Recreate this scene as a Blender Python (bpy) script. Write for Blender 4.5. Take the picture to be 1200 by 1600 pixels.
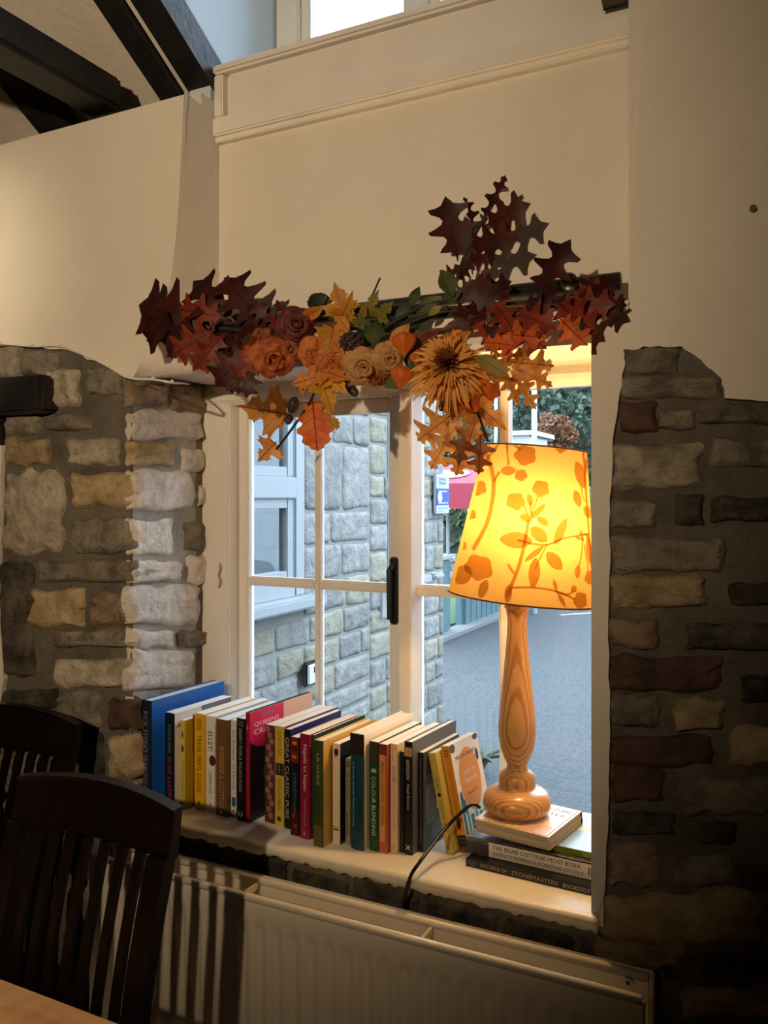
import bpy, bmesh, math, random
from mathutils import Vector, Matrix, noise
from mathutils.geometry import tessellate_polygon
R = math.radians
for o in list(bpy.data.objects): bpy.data.objects.remove(o)
sc = bpy.context.scene
COL = sc.collection
# ------------------------------------------------------------------ camera
TH = R(26.6); CT, ST = math.cos(TH), math.sin(TH)
EYE = 1.55; FPX = 1300.0; HX, HY = 600.0, 775.0
cd = bpy.data.cameras.new('camera'); cam = bpy.data.objects.new('camera', cd); COL.objects.link(cam)
cam.location = (0, 0, EYE); cam.rotation_euler = (R(90), 0, TH)
cd.sensor_fit = 'VERTICAL'; cd.sensor_height = 36; cd.lens = FPX/1600*36; cd.shift_y = -(800-HY)/1600
cd.clip_start = .02; cd.clip_end = 300
sc.camera = cam
# ------------------------------------------------------------------ world, lamps, exposure
w = bpy.data.worlds.new('overcast'); sc.world = w; w.use_nodes = True
nt = w.node_tree; nt.nodes.clear()
bg = nt.nodes.new('ShaderNodeBackground'); ow = nt.nodes.new('ShaderNodeOutputWorld')
bg.inputs[0].default_value = (.76, .95, 1.16, 1); bg.inputs[1].default_value = 10.5
nt.links.new(bg.outputs[0], ow.inputs[0])
sc.view_settings.view_transform = 'Standard'; sc.view_settings.look = 'None'
sc.view_settings.exposure = 0; sc.view_settings.gamma = 1; sc.view_settings.use_curve_mapping = False
WARM = (1, .735, .46)
def spot(name, loc, target, power, col, size, blend, rad):
    l = bpy.data.lights.new(name, 'SPOT'); l.energy = power; l.color = col; l.spot_size = R(size); l.spot_blend = blend; l.shadow_soft_size = rad
    o = bpy.data.objects.new(name, l); COL.objects.link(o); o.location = loc
    o.rotation_euler = (Vector(target)-Vector(loc)).to_track_quat('-Z', 'Y').to_euler(); return o
def portal(name, loc, rx, sx, sy):
    l = bpy.data.lights.new(name, 'AREA'); l.shape = 'RECTANGLE'; l.size = sx; l.size_y = sy; l.cycles.is_portal = True
    o = bpy.data.objects.new(name, l); COL.objects.link(o); o.location = loc; o.rotation_euler = (rx, 0, 0); return o
spot('room_spotlight', (-.47, -1.05, 2.12), (-1.38, 1.5, 1.98), 165, WARM, 75, 1.0, .025)
spot('left_wall_spotlight', (-2.25, .85, 2.2), (-2.0, 1.49, 2.15), 14, (1, .82, .56), 60, 1.0, .04)
spot('table_fill_spot', (-1.35, .42, 2.1), (-1.35, .55, .75), 30, WARM, 56, .5, .04)  # unseen spot added to brighten the table top
portal('window_portal', (-.9, 2.02, 1.32), R(-90), 1.25, 1.1)
portal('dormer_portal', (-.77, 2.02, 2.95), R(-90), 1.1, .9)

# ------------------------------------------------------------------ pixel helpers: a point of the photo on a real plane of the room
def ray(x, y):
    u = (x-HX)/FPX; v = (HY-y)/FPX
    return Vector((-ST+u*CT, CT+u*ST, v))
O = Vector((0, 0, EYE))
def P(x, y, D): d = ray(x, y); return O + d*(D/d.y)
def PX(x, y, X): d = ray(x, y); return O + d*(X/d.x)
def PZ(x, y, Z): d = ray(x, y); return O + d*((Z-EYE)/d.z)

# ------------------------------------------------------------------ object helpers
def link(o, parent=None):
    COL.objects.link(o)
    if parent is not None: o.parent = parent
    return o
def obj(name, verts, faces, mat=None, parent=None, smooth=False, mats=None, fm=None):
    me = bpy.data.meshes.new(name); me.from_pydata([tuple(v) for v in verts], [], faces)
    for m in (mats or ([mat] if mat else [])): me.materials.append(m)
    if fm: me.polygons.foreach_set('material_index', fm)
    if smooth: me.polygons.foreach_set('use_smooth', [True]*len(me.polygons))
    me.validate(); me.update()
    return link(bpy.data.objects.new(name, me), parent)
def thing(name, label, cat, loc=(0,0,0), group=None, rot=(0,0,0)):
    o = bpy.data.objects.new(name, None); o.empty_display_size = .05; link(o); o.location = loc; o.rotation_euler = rot
    o['label'] = label; o['category'] = cat
    if group: o['group'] = group
    return o
def tag(o, label, cat, group=None):
    o['label'] = label; o['category'] = cat
    if group: o['group'] = group
    return o
def structure(o): o['kind'] = 'structure'; return o
def stuff(o): o['kind'] = 'stuff'; return o
class M:                                         # a little mesh collector
    def __init__(s): s.v = []; s.f = []
    def add(s, v, f):
        n = len(s.v); s.v += [Vector(q) for q in v]; s.f += [tuple(i+n for i in q) for q in f]; return s
    def box(s, a, b, bev=0):
        (x0,y0,z0),(x1,y1,z1) = [min(p,q) for p,q in zip(a,b)], [max(p,q) for p,q in zip(a,b)]
        if bev <= 0:
            return s.add([(x0,y0,z0),(x1,y0,z0),(x1,y1,z0),(x0,y1,z0),(x0,y0,z1),(x1,y0,z1),(x1,y1,z1),(x0,y1,z1)],
                     [(0,3,2,1),(4,5,6,7),(0,1,5,4),(1,2,6,5),(2,3,7,6),(3,0,4,7)])
        bm = bmesh.new(); bmesh.ops.create_cube(bm, size=1)
        bmesh.ops.scale(bm, vec=(x1-x0,y1-y0,z1-z0), verts=bm.verts); bmesh.ops.translate(bm, vec=((x0+x1)/2,(y0+y1)/2,(z0+z1)/2), verts=bm.verts)
        bmesh.ops.bevel(bm, geom=bm.edges[:], offset=min(bev,(x1-x0)*.45,(y1-y0)*.45,(z1-z0)*.45), segments=2, affect='EDGES')
        return s.bm(bm)
    def bm(s, bm):
        bm.verts.index_update(); s.add([v.co.copy() for v in bm.verts], [[v.index for v in f.verts] for f in bm.faces])
        bm.free(); return s
    def prism(s, poly, to3d, h0, h1):            # polygon in a plane, extruded from height h0 to h1
        n = len(poly)
        v = [to3d(a,b,h0) for a,b in poly]+[to3d(a,b,h1) for a,b in poly]
        tris = tessellate_polygon([[Vector((a,b,0)) for a,b in poly]]) if n > 4 else [tuple(range(n))]
        f = [tuple(t)[::-1] for t in tris]+[tuple(n+i for i in t) for t in tris]+[(i,(i+1)%n,n+(i+1)%n,n+i) for i in range(n)]
        return s.add(v, f)
    def tube(s, pts, r, k=8, caps=True):
        pts = [Vector(p) for p in pts]; n = len(pts); rr = r if isinstance(r,(list,tuple)) else [r]*n
        v = []; f = []; prev = None
        for i,p in enumerate(pts):
            t = (pts[min(i+1,n-1)]-pts[max(i-1,0)]).normalized()
            a = prev if prev is not None else (Vector((0,0,1)) if abs(t.z)<.9 else Vector((1,0,0)))
            b = t.cross(a).normalized(); a = b.cross(t).normalized(); prev = a
            v += [p+(a*math.cos(2*math.pi*j/k)+b*math.sin(2*math.pi*j/k))*rr[i] for j in range(k)]
        for i in range(n-1): f += [(i*k+j, i*k+(j+1)%k, (i+1)*k+(j+1)%k, (i+1)*k+j) for j in range(k)]
        if caps: f += [tuple(range(k))[::-1], tuple(range((n-1)*k, n*k))]
        return s.add(v, f)
    def lathe(s, prof, k=40, c=(0,0,0)):
        v = []; f = []; n = len(prof)
        for r,z in prof: v += [(c[0]+r*math.cos(2*math.pi*j/k), c[1]+r*math.sin(2*math.pi*j/k), c[2]+z) for j in range(k)]
        for i in range(n-1): f += [(i*k+j, i*k+(j+1)%k, (i+1)*k+(j+1)%k, (i+1)*k+j) for j in range(k)]
        f += [tuple(range(k))[::-1], tuple(range((n-1)*k, n*k))]
        return s.add(v, f)
    def ball(s, c, r, k=12, sq=(1,1,1)):
        c = Vector(c); v = [c+Vector((0,0,-r*sq[2]))]; f = []; m = k//2
        for i in range(1,m):
            a = -math.pi/2+math.pi*i/m
            v += [c+Vector((r*sq[0]*math.cos(a)*math.cos(2*math.pi*j/k), r*sq[1]*math.cos(a)*math.sin(2*math.pi*j/k), r*sq[2]*math.sin(a))) for j in range(k)]
        v.append(c+Vector((0,0,r*sq[2]))); L = len(v)-1
        f += [(0,1+(j+1)%k,1+j) for j in range(k)]
        for i in range(m-2): f += [(1+i*k+j,1+i*k+(j+1)%k,1+(i+1)*k+(j+1)%k,1+(i+1)*k+j) for j in range(k)]
        f += [(L,1+(m-2)*k+j,1+(m-2)*k+(j+1)%k) for j in range(k)]
        return s.add(v, f)
    def build(s, name, mat, parent=None, smooth=False): return obj(name, s.v, s.f, mat, parent, smooth)
XZ = lambda D, sgn=-1: (lambda a,b,h: Vector((a, D+sgn*h, b)))     # plane Y=D, heights toward the room
def smooth_path(pts, n=6):
    pts = [Vector(p) for p in pts]; out = []
    for i in range(len(pts)-1):
        a,b,c,d = pts[max(i-1,0)],pts[i],pts[i+1],pts[min(i+2,len(pts)-1)]
        for k in range(n):
            t = k/n; out.append(.5*((2*b)+(c-a)*t+(2*a-5*b+4*c-d)*t*t+(3*b-a-3*c+d)*t**3))
    return out+[pts[-1]]

# ------------------------------------------------------------------ materials
def lin(c): return tuple((v/255/12.92 if v/255<=.04045 else ((v/255+.055)/1.055)**2.4) for v in c)
_m = {}
def mat(name, c, rough=.6, c2=None, scale=8, bump=0, bscale=40, metal=0, spec=.5, stretch=None, trans=0, detail=6, rnd=0, coat=0):
    if name in _m: return _m[name]
    m = bpy.data.materials.new(name); m.use_nodes = True; N = m.node_tree.nodes; L = m.node_tree.links; b = N['Principled BSDF']
    b.inputs['Roughness'].default_value = rough; b.inputs['Metallic'].default_value = metal; b.inputs['Specular IOR Level'].default_value = spec
    b.inputs['Coat Weight'].default_value = coat
    b.inputs['Base Color'].default_value = (*c,1)
    tc = N.new('ShaderNodeTexCoord'); mp = N.new('ShaderNodeMapping'); L.new(tc.outputs['Object'], mp.inputs[0])
    if stretch: mp.inputs['Scale'].default_value = stretch
    col = None
    if c2 is not None:
        nz = N.new('ShaderNodeTexNoise'); nz.inputs['Scale'].default_value = scale; nz.inputs['Detail'].default_value = detail; nz.inputs['Roughness'].default_value = .62; L.new(mp.outputs[0], nz.inputs['Vector'])
        rp = N.new('ShaderNodeValToRGB'); rp.color_ramp.elements[0].position = .35; rp.color_ramp.elements[1].position = .65
        rp.color_ramp.elements[0].color = (*c,1); rp.color_ramp.elements[1].color = (*c2,1); L.new(nz.outputs['Fac'], rp.inputs[0]); col = rp.outputs[0]
        if rnd:
            oi = N.new('ShaderNodeObjectInfo'); mr = N.new('ShaderNodeMapRange'); mr.inputs['To Min'].default_value = 1-rnd; mr.inputs['To Max'].default_value = 1+rnd
            L.new(oi.outputs['Random'], mr.inputs[0]); mx = N.new('ShaderNodeVectorMath'); mx.operation = 'SCALE'; L.new(col, mx.inputs[0]); L.new(mr.outputs[0], mx.inputs['Scale']); col = mx.outputs[0]
        L.new(col, b.inputs['Base Color'])
    if bump:
        n2 = N.new('ShaderNodeTexNoise'); n2.inputs['Scale'].default_value = bscale; n2.inputs['Detail'].default_value = 8; n2.inputs['Roughness'].default_value = .62; L.new(mp.outputs[0], n2.inputs['Vector'])
        bp = N.new('ShaderNodeBump'); bp.inputs['Strength'].default_value = 1; bp.inputs['Distance'].default_value = bump; L.new(n2.outputs['Fac'], bp.inputs['Height']); L.new(bp.outputs[0], b.inputs['Normal'])
    if trans:
        tr = N.new('ShaderNodeBsdfTranslucent'); ms = N.new('ShaderNodeMixShader'); ms.inputs[0].default_value = trans
        if col is not None: L.new(col, tr.inputs[0])
        else: tr.inputs[0].default_value = (*c,1)
        L.new(b.outputs[0], ms.inputs[1]); L.new(tr.outputs[0], ms.inputs[2]); L.new(ms.outputs[0], N['Material Output'].inputs[0])
    _m[name] = m; return m
def flat(rgb, rough=.5): return mat('paint_%d_%d_%d_%d' % (*rgb, int(rough*100)), lin(rgb), rough)
PLASTER = mat('cream_plaster', (.70,.655,.57), .85, (.76,.71,.625), 3, .0025, 55)
WHITEP = mat('white_gloss_paint', (.80,.77,.71), .38, (.74,.71,.65), 6, .0006, 60)
SILLP = mat('sill_paint', (.82,.77,.66), .33, (.76,.70,.58), 5, .0012, 30)
MORTAR = mat('mortar', (.10,.088,.068), .95, (.20,.18,.145), 7, .012, 70)
STONE = {
 'pale': mat('pale_limestone', (.30,.26,.19), .9, (.60,.54,.44), 22, .022, 34, rnd=.18),
 'grey': mat('grey_stone', (.12,.105,.08), .95, (.33,.29,.225), 18, .022, 36, rnd=.2),
 'ochre': mat('ochre_sandstone', (.28,.20,.09), .9, (.52,.42,.26), 16, .020, 30, rnd=.15),
 'brown': mat('brown_stone', (.15,.10,.06), .92, (.36,.27,.185), 16, .020, 32, rnd=.2),
 'red': mat('old_red_brick', (.04,.024,.018), .9, (.13,.068,.05), 14, .012, 40, rnd=.2),
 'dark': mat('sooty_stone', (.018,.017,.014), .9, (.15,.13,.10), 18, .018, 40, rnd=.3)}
BLACKWOOD = mat('black_stained_beam', (.006,.006,.008), .55, (.025,.02,.018), 6, .004, 30)
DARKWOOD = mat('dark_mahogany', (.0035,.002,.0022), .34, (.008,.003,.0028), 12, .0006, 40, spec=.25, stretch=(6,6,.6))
TABLE = mat('varnished_table_wood', (.36,.17,.06), .35, (.50,.27,.10), 5, .0006, 40, stretch=(.7,10,10))
RADW = mat('radiator_enamel', (.72,.66,.55), .35, (.70,.64,.53), 4)
METAL = mat('steel', (.5,.48,.45), .3, metal=1)
BLACKM = mat('black_metal', (.012,.014,.016), .4)
BLACKP = mat('black_plastic', (.006,.006,.007), .35)
def glass_mat(name, refl, tint=(1,1,1)):
    m = bpy.data.materials.new(name); m.use_nodes = True; N = m.node_tree.nodes; L = m.node_tree.links; N.clear()
    t = N.new('ShaderNodeBsdfTransparent'); t.inputs[0].default_value = (*tint,1); g = N.new('ShaderNodeBsdfGlossy'); g.inputs['Roughness'].default_value = .0
    fr = N.new('ShaderNodeFresnel'); fr.inputs[0].default_value = refl; mx = N.new('ShaderNodeMixShader'); o = N.new('ShaderNodeOutputMaterial')
    L.new(fr.outputs[0], mx.inputs[0]); L.new(t.outputs[0], mx.inputs[1]); L.new(g.outputs[0], mx.inputs[2]); L.new(mx.outputs[0], o.inputs[0]); return m
GLASS = glass_mat('window_glass', 1.3, (.96,.98,.98))
DGLASS = glass_mat('outdoor_window_glass', 6.5, (.6,.65,.68))

# ------------------------------------------------------------------ stones
def stone(pts, to3d, proud, m, parent, seed, n_sub=5, name='stone', rough=1.0):
    rd = random.Random(seed)
    cx = sum(p[0] for p in pts)/len(pts); cy = sum(p[1] for p in pts)/len(pts)
    wv = max(p[0] for p in pts)-min(p[0] for p in pts); hv = max(p[1] for p in pts)-min(p[1] for p in pts); s = min(wv,hv)
    loop = []
    for i in range(len(pts)):
        a, b = pts[i], pts[(i+1)%len(pts)]
        for k in range(n_sub):
            t = k/n_sub; j = .085*s*rough
            loop.append((a[0]+(b[0]-a[0])*t+rd.uniform(-j,j), a[1]+(b[1]-a[1])*t+rd.uniform(-j,j)))
    for _ in range(1):
        q = []
        for i in range(len(loop)):
            a, b = loop[i], loop[(i+1)%len(loop)]
            q += [(a[0]*.75+b[0]*.25, a[1]*.75+b[1]*.25), (a[0]*.25+b[0]*.75, a[1]*.25+b[1]*.75)]
        loop = q
    n = len(loop); v = []; f = []
    tilt = (rd.uniform(-.25,.25), rd.uniform(-.25,.25))
    rings = ((-.004,-.012,0),(0,.25,.1),(.06*s,.75,.15),(.14*s,1.0,.15),(.26*s,1.05,.1),(.38*s,1.05,.1)); nr = len(rings)
    for ins, h, nz in rings:
        kx, ky = max(.12,1-2*ins/wv), max(.12,1-2*ins/hv)
        for x,y in loop:
            dx, dy = (x-cx)*kx, (y-cy)*ky
            hh = h if h < 0 else proud*(h+rd.uniform(-nz,nz)+rough*.55*noise.noise((dx*26+seed,dy*34,seed*.37))*(h>.5)+ (tilt[0]*dx/wv+tilt[1]*dy/hv if h>.5 else 0))
            v.append(to3d(cx+dx, cy+dy, hh))
    for r in range(nr-1): f += [(r*n+j, r*n+(j+1)%n, (r+1)*n+(j+1)%n, (r+1)*n+j) for j in range(n)]
    v.append(to3d(cx, cy, proud)); f += [((nr-1)*n+j, (nr-1)*n+(j+1)%n, nr*n) for j in range(n)]
    return obj(name, v, f, m, parent, True)

# ================================================================== THE ROOM
YF = 1.495            # face of the old stone wall
YP = 1.483            # face of the plaster on it
YR = 1.627            # back of the recess above the window
YW = 1.855            # glass
XL0, XL1 = -1.417, -1.466    # left reveal, front and back
XR = -.331            # right jamb
ZS = .81              # sill
ZH = 1.853            # soffit over the window
ZT = 2.46             # wall top
wall = structure(M()
    .add([(x,y,z) for z in (-.1,ZH) for x,y in ((-4,YF),(XL0,YF),(XL1,1.87),(XL1,2.0),(-4,2.0))], [(4,3,2,1,0),(5,6,7,8,9)]+[(i,(i+1)%5,5+(i+1)%5,5+i) for i in range(5)])
    .box((XR,YF,-.1),(2.6,2.0,ZH)).box((-.262,YF,ZH),(2.6,2.0,ZT+.1)).box((XR,YR+.004,ZH),(-.26,2.0,ZT)).box((XL0,YF,-.1),(XR,2.0,ZS-.03))
    .box((-4,YF,ZH),(-1.45,2.0,ZT)).box((-1.45,YR+.004,ZH),(-1.27,2.0,ZT)).box((-1.46,YR+.02,ZH+.004),(XR+.2,2.0,2.56))
    .build('wall_back', MORTAR))
plast = M()
def poly_px(pts, D): return [(P(x,y,D).x, P(x,y,D).z) for x,y in pts]
# plaster on the left of the recess
rd = random.Random(5)
def rough_edge(pts, n=5, j=3):
    out = []
    for i in range(len(pts)-1):
        for k in range(n): out.append((pts[i][0]+(pts[i+1][0]-pts[i][0])*k/n+(rd.uniform(-j,j) if k else 0), pts[i][1]+(pts[i+1][1]-pts[i][1])*k/n+(rd.uniform(-j,j) if k else 0)))
    return out+[pts[-1]]
front_edge = [(208,590),(222,563),(240,525),(257,480),(268,430),(275,370),(280,300),(284,220),(288,143)]
fe = [P(x,y,YP) for x,y in front_edge]
left_pl = [(p.x,p.z) for p in fe]+[(fe[-1].x,ZT),(-4,ZT)]+[(-4,P(0,537,YP).z)]+poly_px(rough_edge([(-40,537),(0,540),(95,545),(160,568),(208,590)],6,2)[:-1], YP)
plast.prism(left_pl, XZ(YF), 0, YF-YP)
# the rounded reveal of the recess and its flare
v = []; f = []
for i,p in enumerate(fe):
    q = Vector((-1.262, YR, p.z if p.z > ZH else ZH))
    for k in range(7):
        t = k/6; s = t; v.append((p.x+(q.x-p.x)*s, YP+.001+(YR+.01-YP)*(t**1.25), p.z+(q.z-p.z)*t))
f = [(i*7+k, i*7+k+1, (i+1)*7+k+1, (i+1)*7+k) for i in range(len(fe)-1) for k in range(6)]
nb = len(v); v += [(v[k][0]-.02*(k==0), YR+.012, ZH-.0035) for k in range(7)]; f += [(k+1, k, nb+k, nb+k+1) for k in range(6)]
v += [(v[0][0]-.03, YP+.004, v[0][2]-.002), (v[0][0]-.06, YR+.012, ZH-.004)]; f += [(0, nb+7, nb+8, nb)]
obj('plaster_reveal', v, f, PLASTER, wall, True)
# back of the recess
obj('plaster_panel', *(lambda m: (m.v, m.f))(M().box((-1.30,YR,ZH),(XR+.15,YR+.02,2.56))), PLASTER, wall)
# right part
rp = [(P(924,509,YP).x, ZH-.003)]+[(-.267,ZH+.02)]+[(P(x,y,YP).x,P(x,y,YP).z) for x,y in ((983,470),(985,350),(990,280),(997,180))]+[(P(998,60,YP).x,ZT+.1),(2.6,ZT+.1),(2.6,P(1200,628,YP).z)]
rp += poly_px(rough_edge([(1400,640),(1200,627),(1132,622),(1128,592),(1095,562),(1065,541),(1005,541),(978,556),(966,630),(957,700),(953,800),(952,900),(950,1000),(953,1100),(952,1200),(950,1300),(944,1400),(934,1426)],5,1.6), YP)
rp += [(XR, P(922,1428,YP).z)]
plast.prism(rp[::-1], XZ(YF), 0, YF-YP)
pl = plast.build('plaster', PLASTER, wall)
# reveal on the right (seen from elsewhere), soffit
M().box((XR-.0015,YP+.003,ZS-.02),(XR+.02,1.9,ZH+.004)).box((-.268,YP+.003,ZH),(-.25,YR+.01,2.56)).build('plaster_reveal', PLASTER, wall)
M().box((-1.262,YR-.003,ZH-.006),(XR+.04,YW+.02,ZH+.012)).box((-1.43,YR,ZH-.003),(-1.262,YW+.02,ZH+.012)).build('soffit', WHITEP, wall)
v = M(); v.prism([(P(x,y,YP).x,P(x,y,YP).z) for x,y in ((924,520),(924,509),(983,490),(983,470))][::-1] , XZ(YF), -.14, YF-YP-.001)
# stones of the left pier, face
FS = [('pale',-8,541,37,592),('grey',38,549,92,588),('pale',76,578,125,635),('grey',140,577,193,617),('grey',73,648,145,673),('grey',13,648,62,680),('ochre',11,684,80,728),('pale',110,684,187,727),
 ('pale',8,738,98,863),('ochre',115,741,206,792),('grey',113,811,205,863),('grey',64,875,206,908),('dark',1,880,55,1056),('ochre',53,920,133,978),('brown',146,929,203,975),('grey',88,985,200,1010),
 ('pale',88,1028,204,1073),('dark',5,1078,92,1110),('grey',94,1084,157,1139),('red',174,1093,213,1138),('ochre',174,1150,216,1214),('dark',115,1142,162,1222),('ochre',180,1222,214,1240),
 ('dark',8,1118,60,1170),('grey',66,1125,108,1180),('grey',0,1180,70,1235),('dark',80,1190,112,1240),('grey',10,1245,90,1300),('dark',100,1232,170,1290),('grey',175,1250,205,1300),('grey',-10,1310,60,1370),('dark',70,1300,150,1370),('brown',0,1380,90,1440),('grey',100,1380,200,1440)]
def px_rect(x0,y0,x1,y1,fn): return [fn(x0,y1),fn(x1,y1),fn(x1,y0),fn(x0,y0)]
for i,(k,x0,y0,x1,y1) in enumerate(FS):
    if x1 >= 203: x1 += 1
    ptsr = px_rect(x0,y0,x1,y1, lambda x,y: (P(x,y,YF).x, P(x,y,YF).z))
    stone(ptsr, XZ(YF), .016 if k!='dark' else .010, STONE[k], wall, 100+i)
# stones of the reveal: plane through (XL0,YF)-(XL1,YW)
RD = Vector((XL1-XL0, YW-YF, 0)); RLEN = RD.length; RD.normalize(); RN = Vector((RD.y,-RD.x,0))
def onrev(a,b,h): q = Vector((XL0,YF,0))+RD*a+RN*h; return Vector((q.x,q.y,b))
def rev(x,y):
    d = ray(x,y); t = (Vector((XL0,YF,0))-Vector((0,0,0))).dot(RN)/d.dot(RN); q = O+d*t
    return ((q-Vector((XL0,YF,0))).dot(RD), q.z)
RS = [('brown',206,600,258,632),('brown',262,602,316,648),('pale',207,640,312,688),('ochre',207,692,268,728),('pale',281,703,315,735),('pale',206,736,298,797),('pale',306,758,328,791),('pale',206,812,268,866),
 ('grey',286,818,325,861),('pale',207,876,281,908),('pale',291,866,325,910),('pale',203,917,309,978),('pale',206,985,266,1011),('pale',205,1014,300,1074),('grey',275,985,322,1010),('pale',208,1090,236,1136),('grey',250,1082,318,1120),('ochre',208,1150,240,1212)]
LIT_LIME = mat('daylit_limewash_stone', (.60,.55,.48), .9, (.90,.86,.79), 26, .022, 36, rnd=.1)  # limewash tone paled further: daylight on the reveal put into the colour
obj('mortar_face', [onrev(a,b,.0015) for a,b in ((.002,ZS-.02),(RLEN-.002,ZS-.02),(RLEN-.002,ZH-.01),(.002,ZH-.01))], [(0,1,2,3)], mat('daylit_limewash_mortar',(.30,.28,.25),.95,(.46,.44,.40),9,.012,70), wall)  # mortar paled the same way, daylight painted in
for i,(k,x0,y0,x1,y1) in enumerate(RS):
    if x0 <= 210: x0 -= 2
    if k == 'pale': STONE['pale'] = LIT_LIME
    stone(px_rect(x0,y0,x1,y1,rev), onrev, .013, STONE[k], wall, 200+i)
# stones right of the window
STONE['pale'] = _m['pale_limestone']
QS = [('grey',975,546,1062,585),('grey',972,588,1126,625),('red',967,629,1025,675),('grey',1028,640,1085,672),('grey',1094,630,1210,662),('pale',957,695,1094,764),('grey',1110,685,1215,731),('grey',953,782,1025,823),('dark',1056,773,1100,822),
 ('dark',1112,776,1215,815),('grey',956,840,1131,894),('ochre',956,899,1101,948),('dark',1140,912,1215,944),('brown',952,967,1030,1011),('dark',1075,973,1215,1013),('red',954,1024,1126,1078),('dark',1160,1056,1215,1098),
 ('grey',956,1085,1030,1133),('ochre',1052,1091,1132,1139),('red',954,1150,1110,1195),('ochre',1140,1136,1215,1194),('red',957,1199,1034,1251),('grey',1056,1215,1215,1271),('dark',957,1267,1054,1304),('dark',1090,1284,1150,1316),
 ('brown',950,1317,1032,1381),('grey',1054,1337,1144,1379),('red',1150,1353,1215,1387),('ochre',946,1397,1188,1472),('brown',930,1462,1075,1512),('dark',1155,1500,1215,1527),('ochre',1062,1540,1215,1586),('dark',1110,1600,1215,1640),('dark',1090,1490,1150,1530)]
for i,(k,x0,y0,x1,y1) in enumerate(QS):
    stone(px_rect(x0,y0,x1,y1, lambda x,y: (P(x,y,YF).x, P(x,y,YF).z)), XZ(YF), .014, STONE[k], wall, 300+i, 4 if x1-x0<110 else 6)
# rubble under the sill
x = -1.38; r6 = random.Random(6)
for i in range(9):
    l = r6.uniform(.08,.18); za = .765+r6.uniform(-.012,.012); zb = za-r6.uniform(.035,.05)
    stone([(x,zb),(x+l-.015,zb+r6.uniform(-.01,.01)),(x+l-.01,za+r6.uniform(-.008,.008)),(x+.005,za)], XZ(YF), .007, STONE['dark'], wall, 400+i, 6); x += l
# black lintel and white plaster at the far left
li = M().box((-3.2,YF-.055,P(30,650,YF).z),(P(66,620,YF-.05).x,YF+.02,P(30,594,YF).z),.008).build('lintel', BLACKWOOD, wall)
M().box((-3.2,YF-.012,P(0,694,YF).z),(P(9,660,YF).x,YF+.01,P(30,650,YF).z)).build('dark_recess', BLACKWOOD, wall)
M().prism(poly_px(rough_edge([(9,696),(7,760),(4,860),(2,900),(5,960),(12,1060),(5,1110)],4,1),YF)+[(-3.2,P(0,1110,YF).z),(-3.2,P(0,696,YF).z)], XZ(YF), 0, .012).build('plaster', PLASTER, wall)

# floor, other walls, ceiling
structure(M().box((-4,-4,-.1),(2.6,YF,0)).build('floor', mat('oak_floor',(.20,.11,.05),.45,(.28,.16,.08),4,stretch=(1,8,1))))
structure(M().box((-4.1,-4,-.1),(-4,2.0,4.6)).build('wall_left', PLASTER))
structure(M().box((2.6,-4,-.1),(2.7,2.0,4.6)).build('wall_right', mat('bounce_cutting_brown',(.16,.10,.06),.7)))  # unseen walls given a dark brown to cut bounced light
structure(M().box((-4.1,-4.1,-.1),(2.7,-4,4.6)).build('wall_front', mat('bounce_cutting_brown',(.16,.10,.06),.7)))
T30 = math.tan(R(31))
CY0, CZ0 = 1.66, 2.50      # the rafters' feet
def cz(Y): return CZ0+(CY0-Y)*T30
ce = M()
def slab(x0,x1,y0,y1,dz=.05): ce.add([(x0,y0,cz(y0)+dz),(x1,y0,cz(y0)+dz),(x1,y1,cz(y1)+dz),(x0,y1,cz(y1)+dz)]+[(x0,y0,cz(y0)+dz+.1),(x1,y0,cz(y0)+dz+.1),(x1,y1,cz(y1)+dz+.1),(x0,y1,cz(y1)+dz+.1)], [(0,1,2,3),(7,6,5,4),(0,4,5,1),(1,5,6,2),(2,6,7,3),(3,7,4,0)])
slab(-4,-1.27,-1.2,2.05); slab(-.27,2.6,-1.2,2.05); slab(-1.28,-.26,-1.2,.02)
ce.box((-4,-4,cz(-1.2)),(2.6,-1.19,cz(-1.2)+.2))
ce.box((-1.33,-.1,3.45),(-.2,2.05,3.55))
structure(ce.build('ceiling', PLASTER))
# dormer cheeks
for k,(xa,xb) in enumerate(((-1.33,-1.268),(-.262,-.2))):
    poly = [(2.03,2.40),(2.03,3.5),(cz(0)*0-.02,3.5),(.0,cz(0)+.02),(1.60,2.55),(1.60,2.40)]
    structure(M().prism(poly, lambda a,b,h: Vector((h,a,b)), xa, xb).build('wall_dormer', mat('daylit_dormer_blue',(.60,.70,.77),.6), wall))  # blue daylight on the cheeks is put into their colour
M().box((-1.33,1.56,2.40),(-1.2625,1.66,2.50)).build('plaster', PLASTER, wall)
# rafters and the tie beam
def rafter(x0,x1,y0,y1,depth,name='rafter',low=0):
    v = [(x,y,cz(y)+dz-low) for x in (x0,x1) for y in (y0,y1) for dz in (0,depth)]
    return obj(name, v, [(0,2,3,1),(4,5,7,6),(0,4,6,2),(1,3,7,5),(0,1,5,4),(2,6,7,3)], BLACKWOOD)
for x0,x1,lb in ((-1.335,-1.262,'black sloping rafter beside the pale blue dormer cheek'),(-1.425,-1.365,'black sloping rafter next to the tie beam, a thin pale strip from its neighbour'),(-1.85,-1.74,'black sloping rafter seen under the thick tie beam')):
    tag(rafter(x0,x1,-1.1,1.64,.09), lb, 'beam')
rb = rafter(-.335,-.270,-.9,1.60,.10,low=.065); tag(rb, 'short black beam end above the rail beside the plaster wall', 'beam')
tag(M().box((-1.578,-3.9,2.488),(-1.477,1.53,2.567),.01).build('tie_beam', BLACKWOOD), 'thick black horizontal tie beam running into the wall top', 'beam')
cei = bpy.data.objects['ceiling']
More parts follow.
